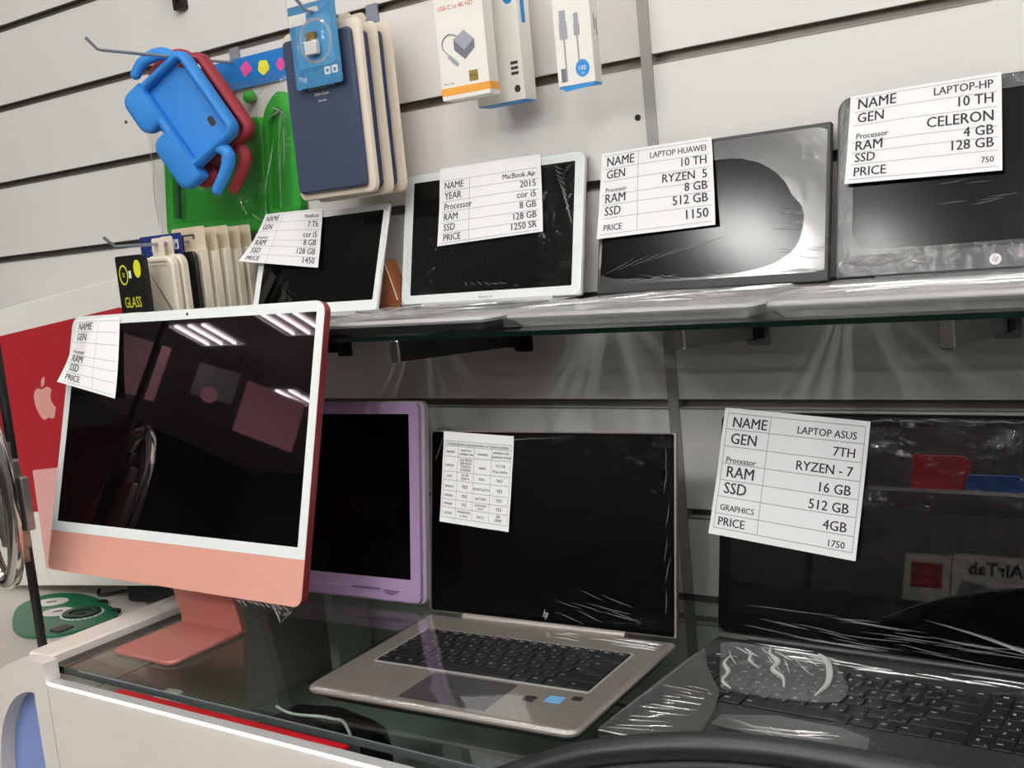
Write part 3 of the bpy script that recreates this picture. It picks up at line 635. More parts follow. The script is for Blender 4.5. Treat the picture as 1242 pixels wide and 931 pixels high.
# ------------------------------------------------------------------ pink desktop computer
im = thing('desktop_computer', 'pink all-in-one desktop computer with white screen rim on a pink stand', 'computer', (-.58, -.42, .0005))
def at(o, p): o.location = p; return o
IO = (-.879+.58, 0, .081); L = T3(IO) @ lidM(0, R(15.9)); Wi, Hi = .550, .3935
b = MB(); b.prism(rrect(0, 0, Wi, Hi, .016, 7), -.0125, -.0006, 0, L, bev=.001); b.build('back_shell', 'imac_red', im)
b = MB(); b.prism(rrect(0, 0, Wi, .0595, .016, 7, (.013, .0002, .0002, .013)), -.0006, .0002, 0, L); b.build('chin', 'imac_pink', im)
b = MB(); b.ring(rrect(0, .0597, Wi, Hi, .016, 7, (.0002, .016, .016, .0002)), rrect(.0138, .0745, Wi-.0138, Hi-.0145, .0006, 7), -.0006, .0003, 0, L); b.build('screen_bezel', 'white_bezel', im)
b = MB(); b.prism(rrect(.0135, .0742, Wi-.0135, Hi-.0142, .0006, 2), -.0006, .0002, 0, L); b.build('screen', 'black_glass_tint', im)
b = MB(); b.prism(ell(.277, .3863, .0022, .0022, 14), .0002, .0006, 0, L); b.build('webcam', 'black_gloss', im)
fx0, fx1 = -.648+.58, -.518+.58
b = MB(); b.prism(rrect(fx0, -.064, fx1, .068, .012, 6, (.014, .003, .003, .014)), 0, .0055, bev=.0012); b.build('foot', 'imac_foot', im)
b = MB(); b.prism([(.058, .0055), (.068, .0055), (.068, .012), (.040, .17), (.030, .17), (.058, .014)], fx0, fx1, 0, Matrix(((0, 0, 1, 0), (1, 0, 0, 0), (0, 1, 0, 0), (0, 0, 0, 1))), bev=.0012); b.build('neck', 'imac_foot', im)
def scrap(u, v):
    x = .432+.112*u; d = (.004+.020*max(0, 1-abs(u-.80)*5)+.010*max(0, 1-abs(u-.1)*6)+.004*noise.noise(Vector((u*9, 0, 3))))*v
    return (x, .003-d, -.003+.010*math.sin(v*2.4)*(.6+.6*noise.noise(Vector((u*14, v*3, 1)))))
b = MB(); b.grid(scrap, 40, 8, 0, L)
for k in range(9): x = .434+.011*k; wrinkle(b, (x, .000, .004), (x+.012, -.006+.004*noise.noise(Vector((k*1.7, 0, 0))), .005), .0006, .0012, L)
wrinkle(b, (.505, -.002, .005), (.522, -.022, .005), .0008, .0014, L); wrinkle(b, (.540, -.002, .005), (.522, -.022, .005), .0008, .0014, L)
b.build('torn_film', ['wrap_hazy', 'wrap_crease'], im, recalc=False)

# ------------------------------------------------------------------ lilac screen
tb = thing('kids_computer', 'lilac framed tablet computer with dark screen leaning behind the pink computer', 'tablet', (-.675, -.203, .0005), R(3.2))
L = T3((0, 0, .0035)) @ lidM(0, R(9)); Wt, Ht = .343, .296
b = MB(); b.prism(rrect(0, 0, Wt, Ht, .011, 7), -.024, -.004, 0, L, bev=.005); b.build('rear_shell', 'lilac_pale', tb)
b = MB(); b.ring(rrect(.003, .003, Wt-.003, Ht-.003, .009, 7), rrect(.022, .036, Wt-.0205, Ht-.0185, .002, 7), -.005, .0015, 0, L); b.build('front_frame', 'lilac', tb)
b = MB(); b.prism(rrect(.0215, .0355, Wt-.02, Ht-.018, .002, 3), -.004, -.0005, 0, L); b.build('screen', 'black_gloss', tb)
b = MB(); b.prism(rrect(.004, .0045, Wt-.0045, .0205, .003, 4), .0012, .0032, 0, L, bev=.0008); b.build('lower_strip', 'lilac', tb)
b = MB(); b.prism(rrect(.215, .0185, .268, .0215, .001, 2), .0030, .0045, 0, L); b.prism([(.272, .0195), (.305, .0195), (.296, .0135), (.288, .0115), (.280, .0135)], .0031, .0042, 0, L); b.build('latch', 'lilac_dark', tb)
b = MB(); b.add([(.10, .04, .20), (.24, .04, .20), (.24, .10, .0), (.10, .10, .0), (.10, .045, .20), (.24, .045, .20), (.24, .106, .0), (.10, .106, .0)], [(0, 1, 2, 3), (7, 6, 5, 4), (0, 4, 5, 1), (1, 5, 6, 2), (2, 6, 7, 3), (3, 7, 4, 0)]); b.build('rear_support', 'lilac_pale', tb, smooth=False)

# ------------------------------------------------------------------ red and white carton with apple emblem
bx = thing('computer_carton', 'white carton with a red front and a pale apple emblem standing on the side table', 'carton', (-1.496, -.2, -.0787)); bx.rotation_euler = (0, -R(5.75), 0)
b = MB(); b.prism(rrect(0, 0, .671, .531, .003, 2), -.185, 0, 0, WALL, bev=.0015); b.build('box_body', 'box_white', bx)
b = MB(); b.prism(rrect(.02, .145, .644, .483, .012, 5, (.002, .012, .012, .002)), 0, .0006, 0, WALL); b.build('red_print', 'box_red', bx)
APPLE = "M12.152 6.896 -.948 0 -2.415 -1.078 -3.96 -1.04 -2.04 .027 -3.91 1.183 -4.961 3.014 -2.117 3.675 -.546 9.103 1.519 12.09 1.013 1.454 2.208 3.09 3.792 3.039 1.52 -.065 2.09 -.987 3.935 -.987 1.831 0 2.35 .987 3.96 .948 1.637 -.026 2.676 -1.48 3.676 -2.948 1.156 -1.688 1.636 -3.325 1.662 -3.415 -.039 -.013 -3.182 -1.221 -3.22 -4.857 -.026 -3.04 2.48 -4.494 2.597 -4.559 -1.429 -2.09 -3.623 -2.324 -4.39 -2.376 -2 -.156 -3.675 1.09 -4.61 1.09"
LEAF = "M15.53 3.83 .843 -1.012 1.4 -2.427 1.245 -3.83 -1.207 .052 -2.662 .805 -3.532 1.818 -.78 .896 -1.454 2.338 -1.273 3.714 1.338 .104 2.715 -.688 3.559 -1.701"
def curve_pts(s):
    n = [float(v) for v in s[1:].split()]; p = (n[0], n[1]); out = [p]; q = n[2:]
    for i in range(0, len(q)-5, 6):
        a, c_, e = [(p[0]+q[i+j], p[1]+q[i+j+1]) for j in (0, 2, 4)]
        for k in range(1, 6):
            t = k/5; u = 1-t; out.append(tuple(u**3*p[m]+3*u*u*t*a[m]+3*u*t*t*c_[m]+t**3*e[m] for m in (0, 1)))
        p = e
    return out
b = MB(); k = .00325
for s in (APPLE, LEAF):
    pts = curve_pts(s)
    if (pts[0][0]-pts[-1][0])**2+(pts[0][1]-pts[-1][1])**2 < 1e-3: pts = pts[:-1]
    b.prism([(.3205+x*k, .393-y*k) for x, y in pts], .0005, .0011, 0, WALL)
b.build('apple_emblem', 'apple_pink', bx, smooth=False)
b = MB(); b.prism([(.2496, .034), (.52, .034), (.54, .2247), (.2739, .2247)], .0006, .0010, 0, WALL); b.build('computer_picture', 'imac_print', bx)

t = thing('power_adapter', 'black power adapter lying at the end of the side table below the carton', 'adapter', (-1.02, -.120, -.0795), R(12))
b = MB(); b.prism(rrect(-.06, -.03, .06, .03, .012, 5), 0, .036, bev=.004); b.build('adapter_block', 'black_plastic', t)
b = MB(); b.tube(smooth_path([(-.06, 0, .012), (-.10, .01, .006), (-.14, -.01, .004), (-.17, .02, .004)], 6), .003, 8); b.build('cable', 'black_rubber', t)

# ------------------------------------------------------------------ green eye shaped board
pg = thing('circuit_board', 'green leaf shaped board with two white ovals lying on the white side table', 'board', (-1.114, -.258, -.0795)); pg.scale = (1.114, 1.114, 1)
out = [(-1.011, -.414), (-1.058, -.376), (-1.074, -.326), (-1.045, -.297), (-.977, -.292), (-.904, -.311), (-.848, -.332), (-.827, -.362), (-.833, -.406), (-.856, -.443), (-.901, -.460), (-.957, -.446)]
sp = [tuple(v)[:2] for v in smooth_path([(x+.93, y+.37, 0) for x, y in reversed(out+out[:1])], 5)][:-1]
b = MB(); b.prism(sp[::-1] if False else sp, 0, .005); b.build('board', 'plaque_green', pg)
for nm, (cx, cy, a, c_) in dict(o1=(-1.014, -.342, .030, .020), o2=(-.951, -.371, .027, .020)).items():
    b = MB(); b.prism(ell(cx+.93, cy+.37, a, c_, 26, .5), .005, .008, bev=.001); b.build('white_oval', 'white_plastic', pg)
b = MB(); b.tube([(-1.016+.93, -.35+.37, .0083), (-1.005+.93, -.338+.37, .0083)], .0012, 6); b.tube([(-.955+.93, -.377+.37, .0083), (-.945+.93, -.366+.37, .0083)], .0012, 6); b.build('needle', 'charcoal', pg)
b = MB(); b.ring(ell(.025, .012, .032, .026, 30, .3), ell(.025, .010, .020, .016, 30, .3), .005, .009); b.prism(ell(.025, .010, .0205, .0165, 30, .3), .005, .006); b.build('round_well', 'plaque_dark', pg)
b = MB(); b.prism(ell(.028, .008, .009, .007, 20, .3), .006, .0085); b.build('well_hole', 'black_plastic', pg)
b = MB()
for k in range(22):
    w_ = 2*math.pi*k/22; c_ = (.025+.037*math.cos(w_), .012+.030*math.sin(w_)); b.ball((c_[0], c_[1], .0055), .0022, n=6, sc=(1+rnd.random(), 1, .5))
b.tube([(.025+.037*math.cos(2*math.pi*k/30), .012+.030*math.sin(2*math.pi*k/30), .0055) for k in range(30)], .0008, 5, close=True)
b.build('white_dots', 'white_print', pg)
b = MB(); b.box((.050, -.062, .0), (.075, -.036, .007)); b.build('dark_clip', 'charcoal', pg, smooth=False)
for x, y in ((.004, .066), (.070, .044)):
    b = MB(); b.box((x-.006, y-.005, .0), (x+.006, y+.005, .007)); b.build('black_tab', 'black_plastic', pg, smooth=False)

# ------------------------------------------------------------------ glass door with steel lock at the left
gd = thing('glass_door', 'clear glass showcase door with black edge seal at the left picture edge', 'door', (-.857, -.46, -.0795))
b = MB(); b.box((-.20, -.003, 0), (-.004, .003, 1.25)); b.build('pane', 'door_glass', gd, smooth=False)
b = MB(); b.prism(rrect(-.0065, -.005, .0065, .005, .002, 3), 0, 1.25); b.build('edge_seal', 'black_rubber', gd)
lk = thing('showcase_lock', 'steel showcase lock with bent chrome shackle clamped on the glass door edge', 'lock', (-.857, -.472, .20))
b = MB(); b.prism(rrect(-.024, -.066, .030, .068, .004, 4), -.004, .014, 0, WALL, bev=.0015); b.build('lock_body', 'steel', lk)
b = MB(); b.prism(rrect(.028, -.038, .046, .042, .003, 3), -.004, .008, 0, WALL, bev=.001); b.build('side_tab', 'steel', lk)
b = MB(); b.prism(rrect(.000, .064, .016, .092, .002, 3), -.002, .008, 0, WALL, bev=.001); b.build('end_clamp', 'steel', lk)
b = MB(); b.prism(rrect(-.004, -.088, .022, -.064, .003, 3), -.002, .008, 0, WALL, bev=.001); b.build('end_clamp', 'steel', lk)
b = MB(); b.prism(rrect(.004, .010, .009, .040, .002, 3), .0138, .0146, 0, WALL); b.prism(ell(.012, -.045, .004, .004, 14), .0138, .0148, 0, WALL); b.build('slot_and_rivet', 'bracket_dark', lk)
b = MB(); pth = [(-.004+.040*math.cos(t)*(1 if math.cos(t) > 0 else 1.1), -.022, .010+.125*math.sin(t)) for t in [2*math.pi*i/44 for i in range(44)]]
b.tube(pth, .0115, 14, close=True); b.build('shackle', 'chrome', lk)
b = MB(); b.prism(rrect(-.055, -.05, -.012, .01, .004, 4), -.002, .036, 0, WALL, bev=.003); b.build('shackle_socket', 'steel', lk)

# ------------------------------------------------------------------ things under the counter glass
ZF = -.1995
b = MB(); b.prism(rrect(-.60, -.542, -.18, -.508, .004, 3), ZF, -.032, bev=.002); tag(b.build('red_carton', 'red_gloss'), 'long glossy red carton under the front edge of the counter glass', 'carton')
b = MB(); b.prism(rrect(-.575, -.48, -.545, -.45, .003, 3), ZF, -.05, bev=.002); tag(b.build('white_bottle_box', 'box_white'), 'small pale upright box under the glass in front of the pink stand', 'box')
t = thing('black_pouch', 'black pouch with a thin white cable under the counter glass', 'pouch', (-.315, -.405, ZF))
b = MB(); b.prism(smo := [(-.10, -.05), (.0, -.06), (.09, -.045), (.10, .0), (.06, .035), (-.02, .05), (-.09, .03)], 0, .128, bev=.014); b.build('pouch_body', 'black_plastic', t)
b = MB(); b.tube(smooth_path([(-.10, .0, .130), (-.06, -.01, .1305), (.0, .0, .1305), (.05, -.02, .1305), (.115, -.06, .05)], 6), .002, 7); b.build('white_cable', 'white_plastic', t)
b = MB(); b.prism(rrect(-.105, -.43, .03, -.36, .004, 3), ZF, -.10, bev=.002); tag(b.build('pale_box', 'grey_print'), 'flat pale grey box under the glass in front of the bronze laptop', 'box')

# ------------------------------------------------------------------ hooks and what hangs on them
def hook(x, z, L, lab, drop=.018):
    t = thing('peg_hook', lab, 'hook', (x, 0, z))
    b = MB(); b.prism(rrect(-.012, -drop-.01, .012, .008, .002, 3), 0, .0025, 0, WALL); b.build('wall_clip', 'hook_steel', t)
    b = MB(); b.tube([(0, -.002, -drop), (0, -L, -drop), (0, -L-.006, -drop+.001), (0, -L-.024, -drop+.016)], .0026, 8); b.build('prong', 'hook_steel', t)
    return t
hook(-.777, .875, .268, 'long steel peg hook holding the blue and red cases')
hook(-.462, .885, .142, 'short steel peg hook holding the navy cover packs and the adapter card')
hook(-.802, .580, .268, 'steel peg hook low on the wall holding the cream packs')
hook(-.215, .885, .135, 'peg hook above the picture holding the two adapter boxes')
hook(-.055, .885, .120, 'peg hook above the picture holding the cable box')

# children's foam case (a = along the case, b = across, z = towards the viewer)
kc = thing('tablet_case', 'blue foam tablet case with rounded feet and curled arms, hanging frontmost on the hook', 'tablet case', (-.766, -.118, .854), R(18))
U, V = Vector((.515, 0, -.857)), Vector((-.857, 0, -.515)); T0 = Vector((.006, 0, .017))
K = Matrix(((U.x, V.x, 0, T0.x), (0, 0, -1, 0), (U.z, V.z, 0, T0.z), (0, 0, 0, 1)))
b = MB(); n = 7; D = .027
oo = rrect(0, 0, .167, .112, .020, n); ii = rrect(.0125, .0145, .154, .0955, .006, n)
o2 = inset(oo, .005); i2 = inset(ii, -.004)
N_ = len(oo)
loft(b, [(ii, .004), (i2, .001), (o2, .0), (oo, .006), (oo, D-.007), (o2, D-.001), (inset(oo, .008), D), (i2, D), (ii, D-.003), (ii, .004)], K)
b.build('foam_frame', 'kids_blue', kc, ang=60)
b = MB(); pl_ = [(.034, .0145), (.154, .0145), (.154, .0955), (.0125, .0955), (.0125, .034)]; b.prism(pl_, .003, .008, 0, K); b.build('back_plate', 'kids_blue', kc)
b = MB(); b.prism(rrect(.112, .030, .129, .041, .004, 4), .0078, .0084, 0, K); b.build('camera_window', 'black_plastic', kc)
for f in (rrect(-.004, .080, .074, .143, .022, 8), rrect(.086, .080, .186, .143, .022, 8)):
    cl = lambda r_: [(a, max(c_, .0968)) for a, c_ in r_]
    b = MB(); loft(b, [(cl(inset(f, .008)), .0), (cl(inset(f, .002)), .003), (cl(f), .009), (cl(f), D-.008), (cl(inset(f, .0035)), D-.0015), (cl(inset(f, .009)), D+.0003)], K, 0, True, True); b.build('foot', 'kids_blue', kc, ang=60)
for pth in ([(.004, .024), (-.012, .034), (-.022, .052), (-.026, .076), (-.020, .096)], [(.160, .052), (.176, .042), (.190, .048), (.202, .066), (.214, .094)]):
    b = MB(); P_ = smooth_path([(a, c_, .014) for a, c_ in pth], 6); rr = [.0115-.0025*abs(2*i/(len(P_)-1)-1.0) for i in range(len(P_))]
    P_ = [P_[0]-(P_[1]-P_[0]).normalized()*.001]+P_; b.tube(P_, [.006]+rr, 14, 0, K, flat=.9); b.ball(tuple(P_[-1]), rr[-1]*.98, 0, K, n=12); b.build('arm', 'kids_blue', kc, ang=60)
copy_tree(kc, (-.771, -.078, .856), 'dark red foam tablet case hanging just behind the blue one', None, R(18), {'kids_blue': 'kids_red'})

# green case in a clear bag with a blue header
gb = thing('bagged_tablet_case', 'green tablet case in a clear bag with blue header card behind the red case', 'tablet case', (-.808, -.002, .85))
G = T3((.777, 0, -.85)) @ WALL
def qround(q, r, n=5):
    out = []
    for i in range(len(q)):
        p0, p, p1 = Vector(q[i-1]), Vector(q[i]), Vector(q[(i+1) % len(q)]); a = p+(p0-p).normalized()*r; c_ = p+(p1-p).normalized()*r
        out += [tuple((1-t)**2*a+2*(1-t)*t*p+t*t*c_) for t in [k/n for k in range(n+1)]]
    return out
go = qround([(-.969, .578), (-.700, .566), (-.684, .762), (-.945, .745)], .022); gi = qround([(-.945, .604), (-.722, .594), (-.708, .738), (-.925, .722)], .012)
b = MB(); loft(b, [(inset(gi, -.002), .002), (go, .003), (go, .012), (inset(go, .003), .016), (inset(gi, -.003), .016), (gi, .013), (gi, .002)], G); b.prism(gi, .001, .004, 0, G); b.build('case_body', 'kids_green', gb, ang=50)
ho = qround([(-.699, .566), (-.618, .586), (-.600, .765), (-.640, .800), (-.684, .765)], .022); hi = qround([(-.688, .60), (-.640, .606), (-.622, .748), (-.643, .768), (-.674, .745)], .012)
b = MB(); loft(b, [(hi, .002), (ho, .002), (ho, .012), (inset(ho, .003), .015), (inset(hi, -.002), .015), (hi, .012), (hi, .002)], G); b.build('stand_handle', 'kids_green', gb, ang=50)
b = MB(); b.prism(hi, .001, .003, 0, G); b.build('handle_web', 'kids_green', gb)
b = MB(); b.ball((-.712, .795, .010), .0115, 0, G); b.build('knob', 'kids_green', gb)
b = MB(); b.tube([(-.925, .61, .016), (-.905, .73, .016)], .004, 8, 0, G); b.build('inner_bar', 'plaque_dark', gb)
b = MB()
def bag(u, v):
    x = -1.0+.385*u + .012*noise.noise(Vector((v*4, 2, 1))); y = .556+.27*v + .008*noise.noise(Vector((u*5, 7, 0)))
    z = .0175 + .005*abs(noise.noise(Vector((u*7, v*6, 4)))) - .017*(max(0, abs(2*u-1)-.85)+max(0, abs(2*v-1)-.85))*5
    return (x, y, z)
b.grid(bag, 44, 34, 0, G)
for (x0, y0, x1, y1) in ((-.66, .60, -.64, .70), (-.655, .655, -.63, .76), (-.69, .63, -.655, .72), (-.73, .60, -.70, .585), (-.98, .60, -.975, .70), (-.985, .63, -.965, .72), (-.96, .572, -.90, .565), (-.80, .566, -.74, .562), (-.70, .575, -.69, .62), (-.66, .75, -.63, .765), (-.70, .785, -.66, .80), (-.65, .77, -.62, .75), (-.755, .63, -.742, .60), (-.885, .575, -.84, .567), (-.64, .67, -.628, .73)):
    wrinkle(b, (x0, y0, .0215), (x1, y1, .0215), .0014, .002, G)
b.build('clear_bag', ['bag_clear', 'wrap_crease'], gb, recalc=False)
b = MB(); b.prism(rrect(-.935, .812, -.619, .862, .002, 2), .002, .006, 0, T3((.777, 0, -.85)) @ WALL @ Matrix.Rotation(R(0), 4, 'Z')); b.build('header_card', 'header_blue', gb)
def blobby(cx, cy, r, seed, n=40, amp=.35, lobes=5): return [(cx+r*(1+amp*math.cos(lobes*t+seed)*.6+amp*.4*math.cos(3*t))*math.cos(t), cy+r*(1+amp*math.cos(lobes*t+seed)*.6)*math.sin(t)*.9) for t in [2*math.pi*i/n for i in range(n)]]
b = MB(); b.prism(blobby(-.716, .842, .0125, 1, amp=.22, lobes=4), .006, .0066, 0, G); b.build('pink_print', 'sticker_pink', gb)
b = MB(); b.prism(blobby(-.674, .838, .0130, 2.2, amp=.12), .006, .0066, 0, G); b.build('yellow_print', 'sticker_yellow', gb)
b = MB(); b.prism(blobby(-.633, .836, .0105, .4, amp=.22, lobes=4), .006, .0066, 0, G); b.build('pink_print', 'sticker_pink', gb)

# navy cover packs
def cover_pack(y, lab, dx=0, dz=0, rz=0):
    t = thing('cover_pack', lab, 'tablet cover pack', (-.470+dx, y, .870+dz), rz, 'navy cover packs on the hook')
    b = MB(); loft(b, [(rrect(-.080, -.266, .076, -.020, .013, 6), 0), (rrect(-.082, -.268, .078, -.018, .014, 6), .003), (rrect(-.080, -.266, .076, -.020, .013, 6), .0075), (rrect(-.070, -.256, .070, -.030, .012, 6), .0095)], WALL, 0, True, True); b.prism(rrect(-.03, -.024, .03, .002, .008, 4), .002, .005, 0, WALL); b.build('card_tray', 'cream', t)
    b = MB(); b.prism(rrect(-.0725, -.2575, .0655, -.0315, .008, 5), .0085, .0185, 0, WALL, bev=.003); cv = b.build('folio_cover', 'navy', t)
    b = MB(); b.tube([(.0655, -.06, .014), (.0655, -.23, .014)], .0012, 6, 0, WALL); b.build('cover_spine', 'pack_navy', cv)
    b = MB(); letters(b, 'HUAWEI MatePad T 10s', .0, -.110, .0036, WALL, 'CENTER', z=.0187, bold=.005); letters(b, 'Folio Cover', .0, -.119, .0042, WALL, 'CENTER', z=.0187); letters(b, 'Deep Blue', 0, -.128, .0028, WALL, 'CENTER', z=.0187)
    b.build('lettering', 'white_print', cv, smooth=False, recalc=False)
    return t
cover_pack(-.106, 'navy tablet cover in a cream pack, frontmost of the hanging stack behind the adapter card')
cover_pack(-.076, 'navy tablet cover in a cream pack, middle one of the hanging stack', .002, -.003)
cover_pack(-.048, 'navy tablet cover in a cream pack, nearest the wall in the hanging stack', .005, -.001)
# adapter blister
ab = thing('adapter_pack', 'clear blister pack on blue card with a small white and gold adapter', 'adapter pack', (-.462, -.134, .872), R(2))
b = MB(); b.ring(rrect(-.046, -.110, .044, .022, .004, 4), ell(0, .004, .010, .0035, 20)[0:0] or rrect(-.012, -.006, .012, .002, .003, 4), 0, .0012, 0, WALL); b.build('card', 'card_sky', ab)
b = MB(); b.box((-.046, .008, .0012), (.044, .022, .0016), 0, WALL); b.box((-.046, -.02, .0012), (-.012, -.004, .0016), 0, WALL); b.build('white_band', 'box_white', ab, smooth=False)
b = MB(); b.ring(rrect(-.030, -.078, .032, -.014, .030, 6), rrect(-.026, -.074, .028, -.018, .026, 6), .0012, .0016, 0, WALL); b.build('print_ring', 'grey_print', ab, smooth=False)
b = MB(); b.prism(rrect(-.013, -.066, .010, -.047, .002, 3), .003, .012, 0, WALL, bev=.001); ad = b.build('adapter_body', 'white_plastic', ab)
b = MB(); b.prism(rrect(-.010, -.047, .007, -.034, .001, 2), .0045, .0095, 0, WALL); b.build('plug', 'gold', ad)
b = MB(); letters(b, 'Plug', -.040, -.099, .007, WALL, z=.0014); 
for x in (.012, .026): b.ring(rrect(x, -.096, x+.011, -.085, .001, 2), rrect(x+.003, -.093, x+.008, -.088, .001, 2), .0013, .0016, 0, WALL)
b.build('lettering', 'white_print', ab, smooth=False, recalc=False)
b = MB(); b.ring(rrect(-.048, -.113, .046, .024, .006, 4), rrect(-.036, -.082, .036, -.012, .010, 4), .0014, .0020, 0, WALL); loft(b, [(rrect(-.036, -.082, .036, -.012, .010, 4), .0018), (rrect(-.033, -.079, .033, -.015, .010, 4), .014), (rrect(-.026, -.072, .026, -.022, .008, 4), .016)], WALL, 0, False, True); b.build('clear_blister', 'blister_clear', ab)

# boxed adapters and cable
def carton(name, lab, loc, rz, x0, x1, z0, z1, d, base_mat='box_white', low=None):
    t = thing(name, lab, 'box', loc, rz)
    b = MB(); b.prism(rrect(x0, z0, x1, z1, .0008, 2), -d, 0, 0, WALL, bev=.0005); b.build('box_body', base_mat, t)
    b = MB(); b.ring(rrect((x0+x1)/2-.03, z1-.002, (x0+x1)/2+.03, z1+.035, .004, 3), rrect((x0+x1)/2-.012, z1+.013, (x0+x1)/2+.012, z1+.024, .003, 3), -d/2-.0006, -d/2+.0006, 0, WALL); b.build('hang_tab', base_mat, t)
    if low: b = MB(); b.prism(rrect(x0+.001, z0-.0012, x1-.001, z0+.0002, .0003, 2), -d+.001, -.001, 0, WALL); b.build('box_bottom', low, t)
    return t
t = carton('adapter_box', 'white box with orange stripe and grey adapter picture, front of the two hanging boxes', (-.218, -.112, .862), R(3), -.039, .039, -.152, .0, .024)
b = MB(); b.box((-.039, -.146, 0), (.039, -.136, .0004), 0, WALL); b.box((.0388, -.146, -.024), (.0394, -.136, 0), 0, WALL); b.build('orange_stripe', 'box_orange', t, smooth=False)
b = MB(); letters(b, 'USB-C to 4K HD', -.033, -.034, .0062, WALL, z=.0005, bold=.03, xs=.92, rot=0.0); b.build('title', 'text_orange', t, smooth=False, recalc=False)
b = MB(); letters(b, 'Supports 4K', .034, -.022, .0032, WALL, 'RIGHT', z=.0005); letters(b, 'MX-11 HD', -.034, -.132, .0026, WALL, z=.0005); b.build('small_print', 'ink', t, smooth=False, recalc=False)
b = MB(); b.prism([(-.012, -.074), (.004, -.090), (.004, -.102), (-.012, -.088)], 0, .0005, 0, WALL); b.prism([(.004, -.090), (.021, -.078), (.021, -.089), (.004, -.102)], 0, .0006, 0, WALL); b.build('picture_shade', 'grey_print_dark', t, smooth=False)
b = MB(); b.prism([(-.012, -.074), (.006, -.064), (.021, -.078), (.004, -.090)], 0, .0007, 0, WALL); b.tube(smooth_path([(-.006, -.070, .0006), (-.018, -.066, .0006), (-.029, -.072, .0006), (-.030, -.084, .0006), (-.020, -.094, .0006)], 5), .0010, 6, 0, WALL); b.prism([(-.021, -.092), (-.010, -.102), (-.006, -.107), (-.009, -.110), (-.015, -.106), (-.024, -.096)], 0, .0006, 0, WALL); b.build('adapter_picture', 'grey_print', t, smooth=False)
b = MB(); b.box((.008, -.132, 0), (.022, -.118, .0005), 0, WALL); b.build('gold_badge', 'gold_print', t, smooth=False)
b = MB(); letters(b, '4K HD', .015, -.126, .0030, WALL, 'CENTER', z=.0007); b.build('badge_print', 'ink_black', t, smooth=False, recalc=False)
b = MB(); b.box((.0385, -.022, -.016), (.0395, -.008, -.006), 0, WALL); b.build('side_label', 'charcoal', t, smooth=False)
t = carton('adapter_box', 'white box with blue round mark and blue bottom, behind the orange striped one', (-.199, -.058, .862), R(-2), -.041, .041, -.160, .0, .028, low='box_blue')
b = MB(); b.prism(ell(.027, -.024, .008, .008, 24), 0, .0005, 0, WALL); b.box((.0408, -.058, -.016), (.0416, -.012, -.008), 0, WALL); b.build('blue_marks', 'box_blue', t, smooth=False)
b = MB(); letters(b, 'USB', .027, -.0255, .0032, WALL, 'CENTER', z=.0007); b.build('mark_print', 'white_print', t, smooth=False, recalc=False)
b = MB(); 
for k in range(3): b.box((.022, -.112-.007*k, 0), (.034, -.108-.007*k, .0004), 0, WALL)
b.prism(ell(.030, -.145, .005, .005, 18), 0, .0004, 0, WALL); b.build('small_print', 'charcoal', t, smooth=False)
t = carton('cable_box', 'white cable box with two plugs pictured and a round blue mark, hanging alone', (-.052, -.098, .842), R(4), -.0265, .0265, -.140, .0, .021)
b = MB(); letters(b, 'CABLE', -.024, -.028, .0075, WALL, z=.0005, bold=.04, xs=.9); b.build('title', 'box_blue', t, smooth=False, recalc=False)
b = MB(); b.prism(ell(.010, -.121, .0098, .0108, 28), 0, .0005, 0, WALL); b.build('round_mark', 'box_blue', t, smooth=False)
b = MB(); letters(b, '100', .010, -.1235, .0058, WALL, 'CENTER', z=.0007, bold=.02); letters(b, 'CM', .010, -.1285, .0022, WALL, 'CENTER', z=.0007); b.build('mark_print', 'white_print', t, smooth=False, recalc=False)
b = MB()
for x, wv, top, mid, bot in ((-.013, .0055, -.046, -.060, -.082), (.006, .004, -.052, -.064, -.080)):
    b.box((x-wv*.8, mid, 0), (x+wv*.8, top, .0004), 0, WALL); b.prism(rrect(x-wv, bot, x+wv, mid, .0012, 3), 0, .0006, 0, WALL); b.box((x-.0011, -.135 if x < 0 else -.112, 0), (x+.0011, bot, .0005), 0, WALL)
b.build('plug_pictures', 'grey_print', t, smooth=False)
b = MB()
for k in range(3): b.box((.006, -.022-.005*k, 0), (.020, -.0205-.005*k, .0004), 0, WALL)
b.box((.0260, -.075, -.010), (.0268, -.055, -.008), 0, WALL); b.box((.0260, -.082, -.016), (.0268, -.060, -.014), 0, WALL); b.box((-.021, -.135, 0), (-.014, -.118, .0004), 0, WALL); b.build('small_print', 'grey_print_dark', t, smooth=False)
b = MB(); b.box((-.026, -.1425, -.020), (.026, -.140, -.001), 0, WALL); b.prism([(-.018, -.147), (.022, -.144), (.024, -.140), (-.020, -.140)], -.002, -.0008, 0, WALL); b.build('open_flap', 'box_blue', t, smooth=False)

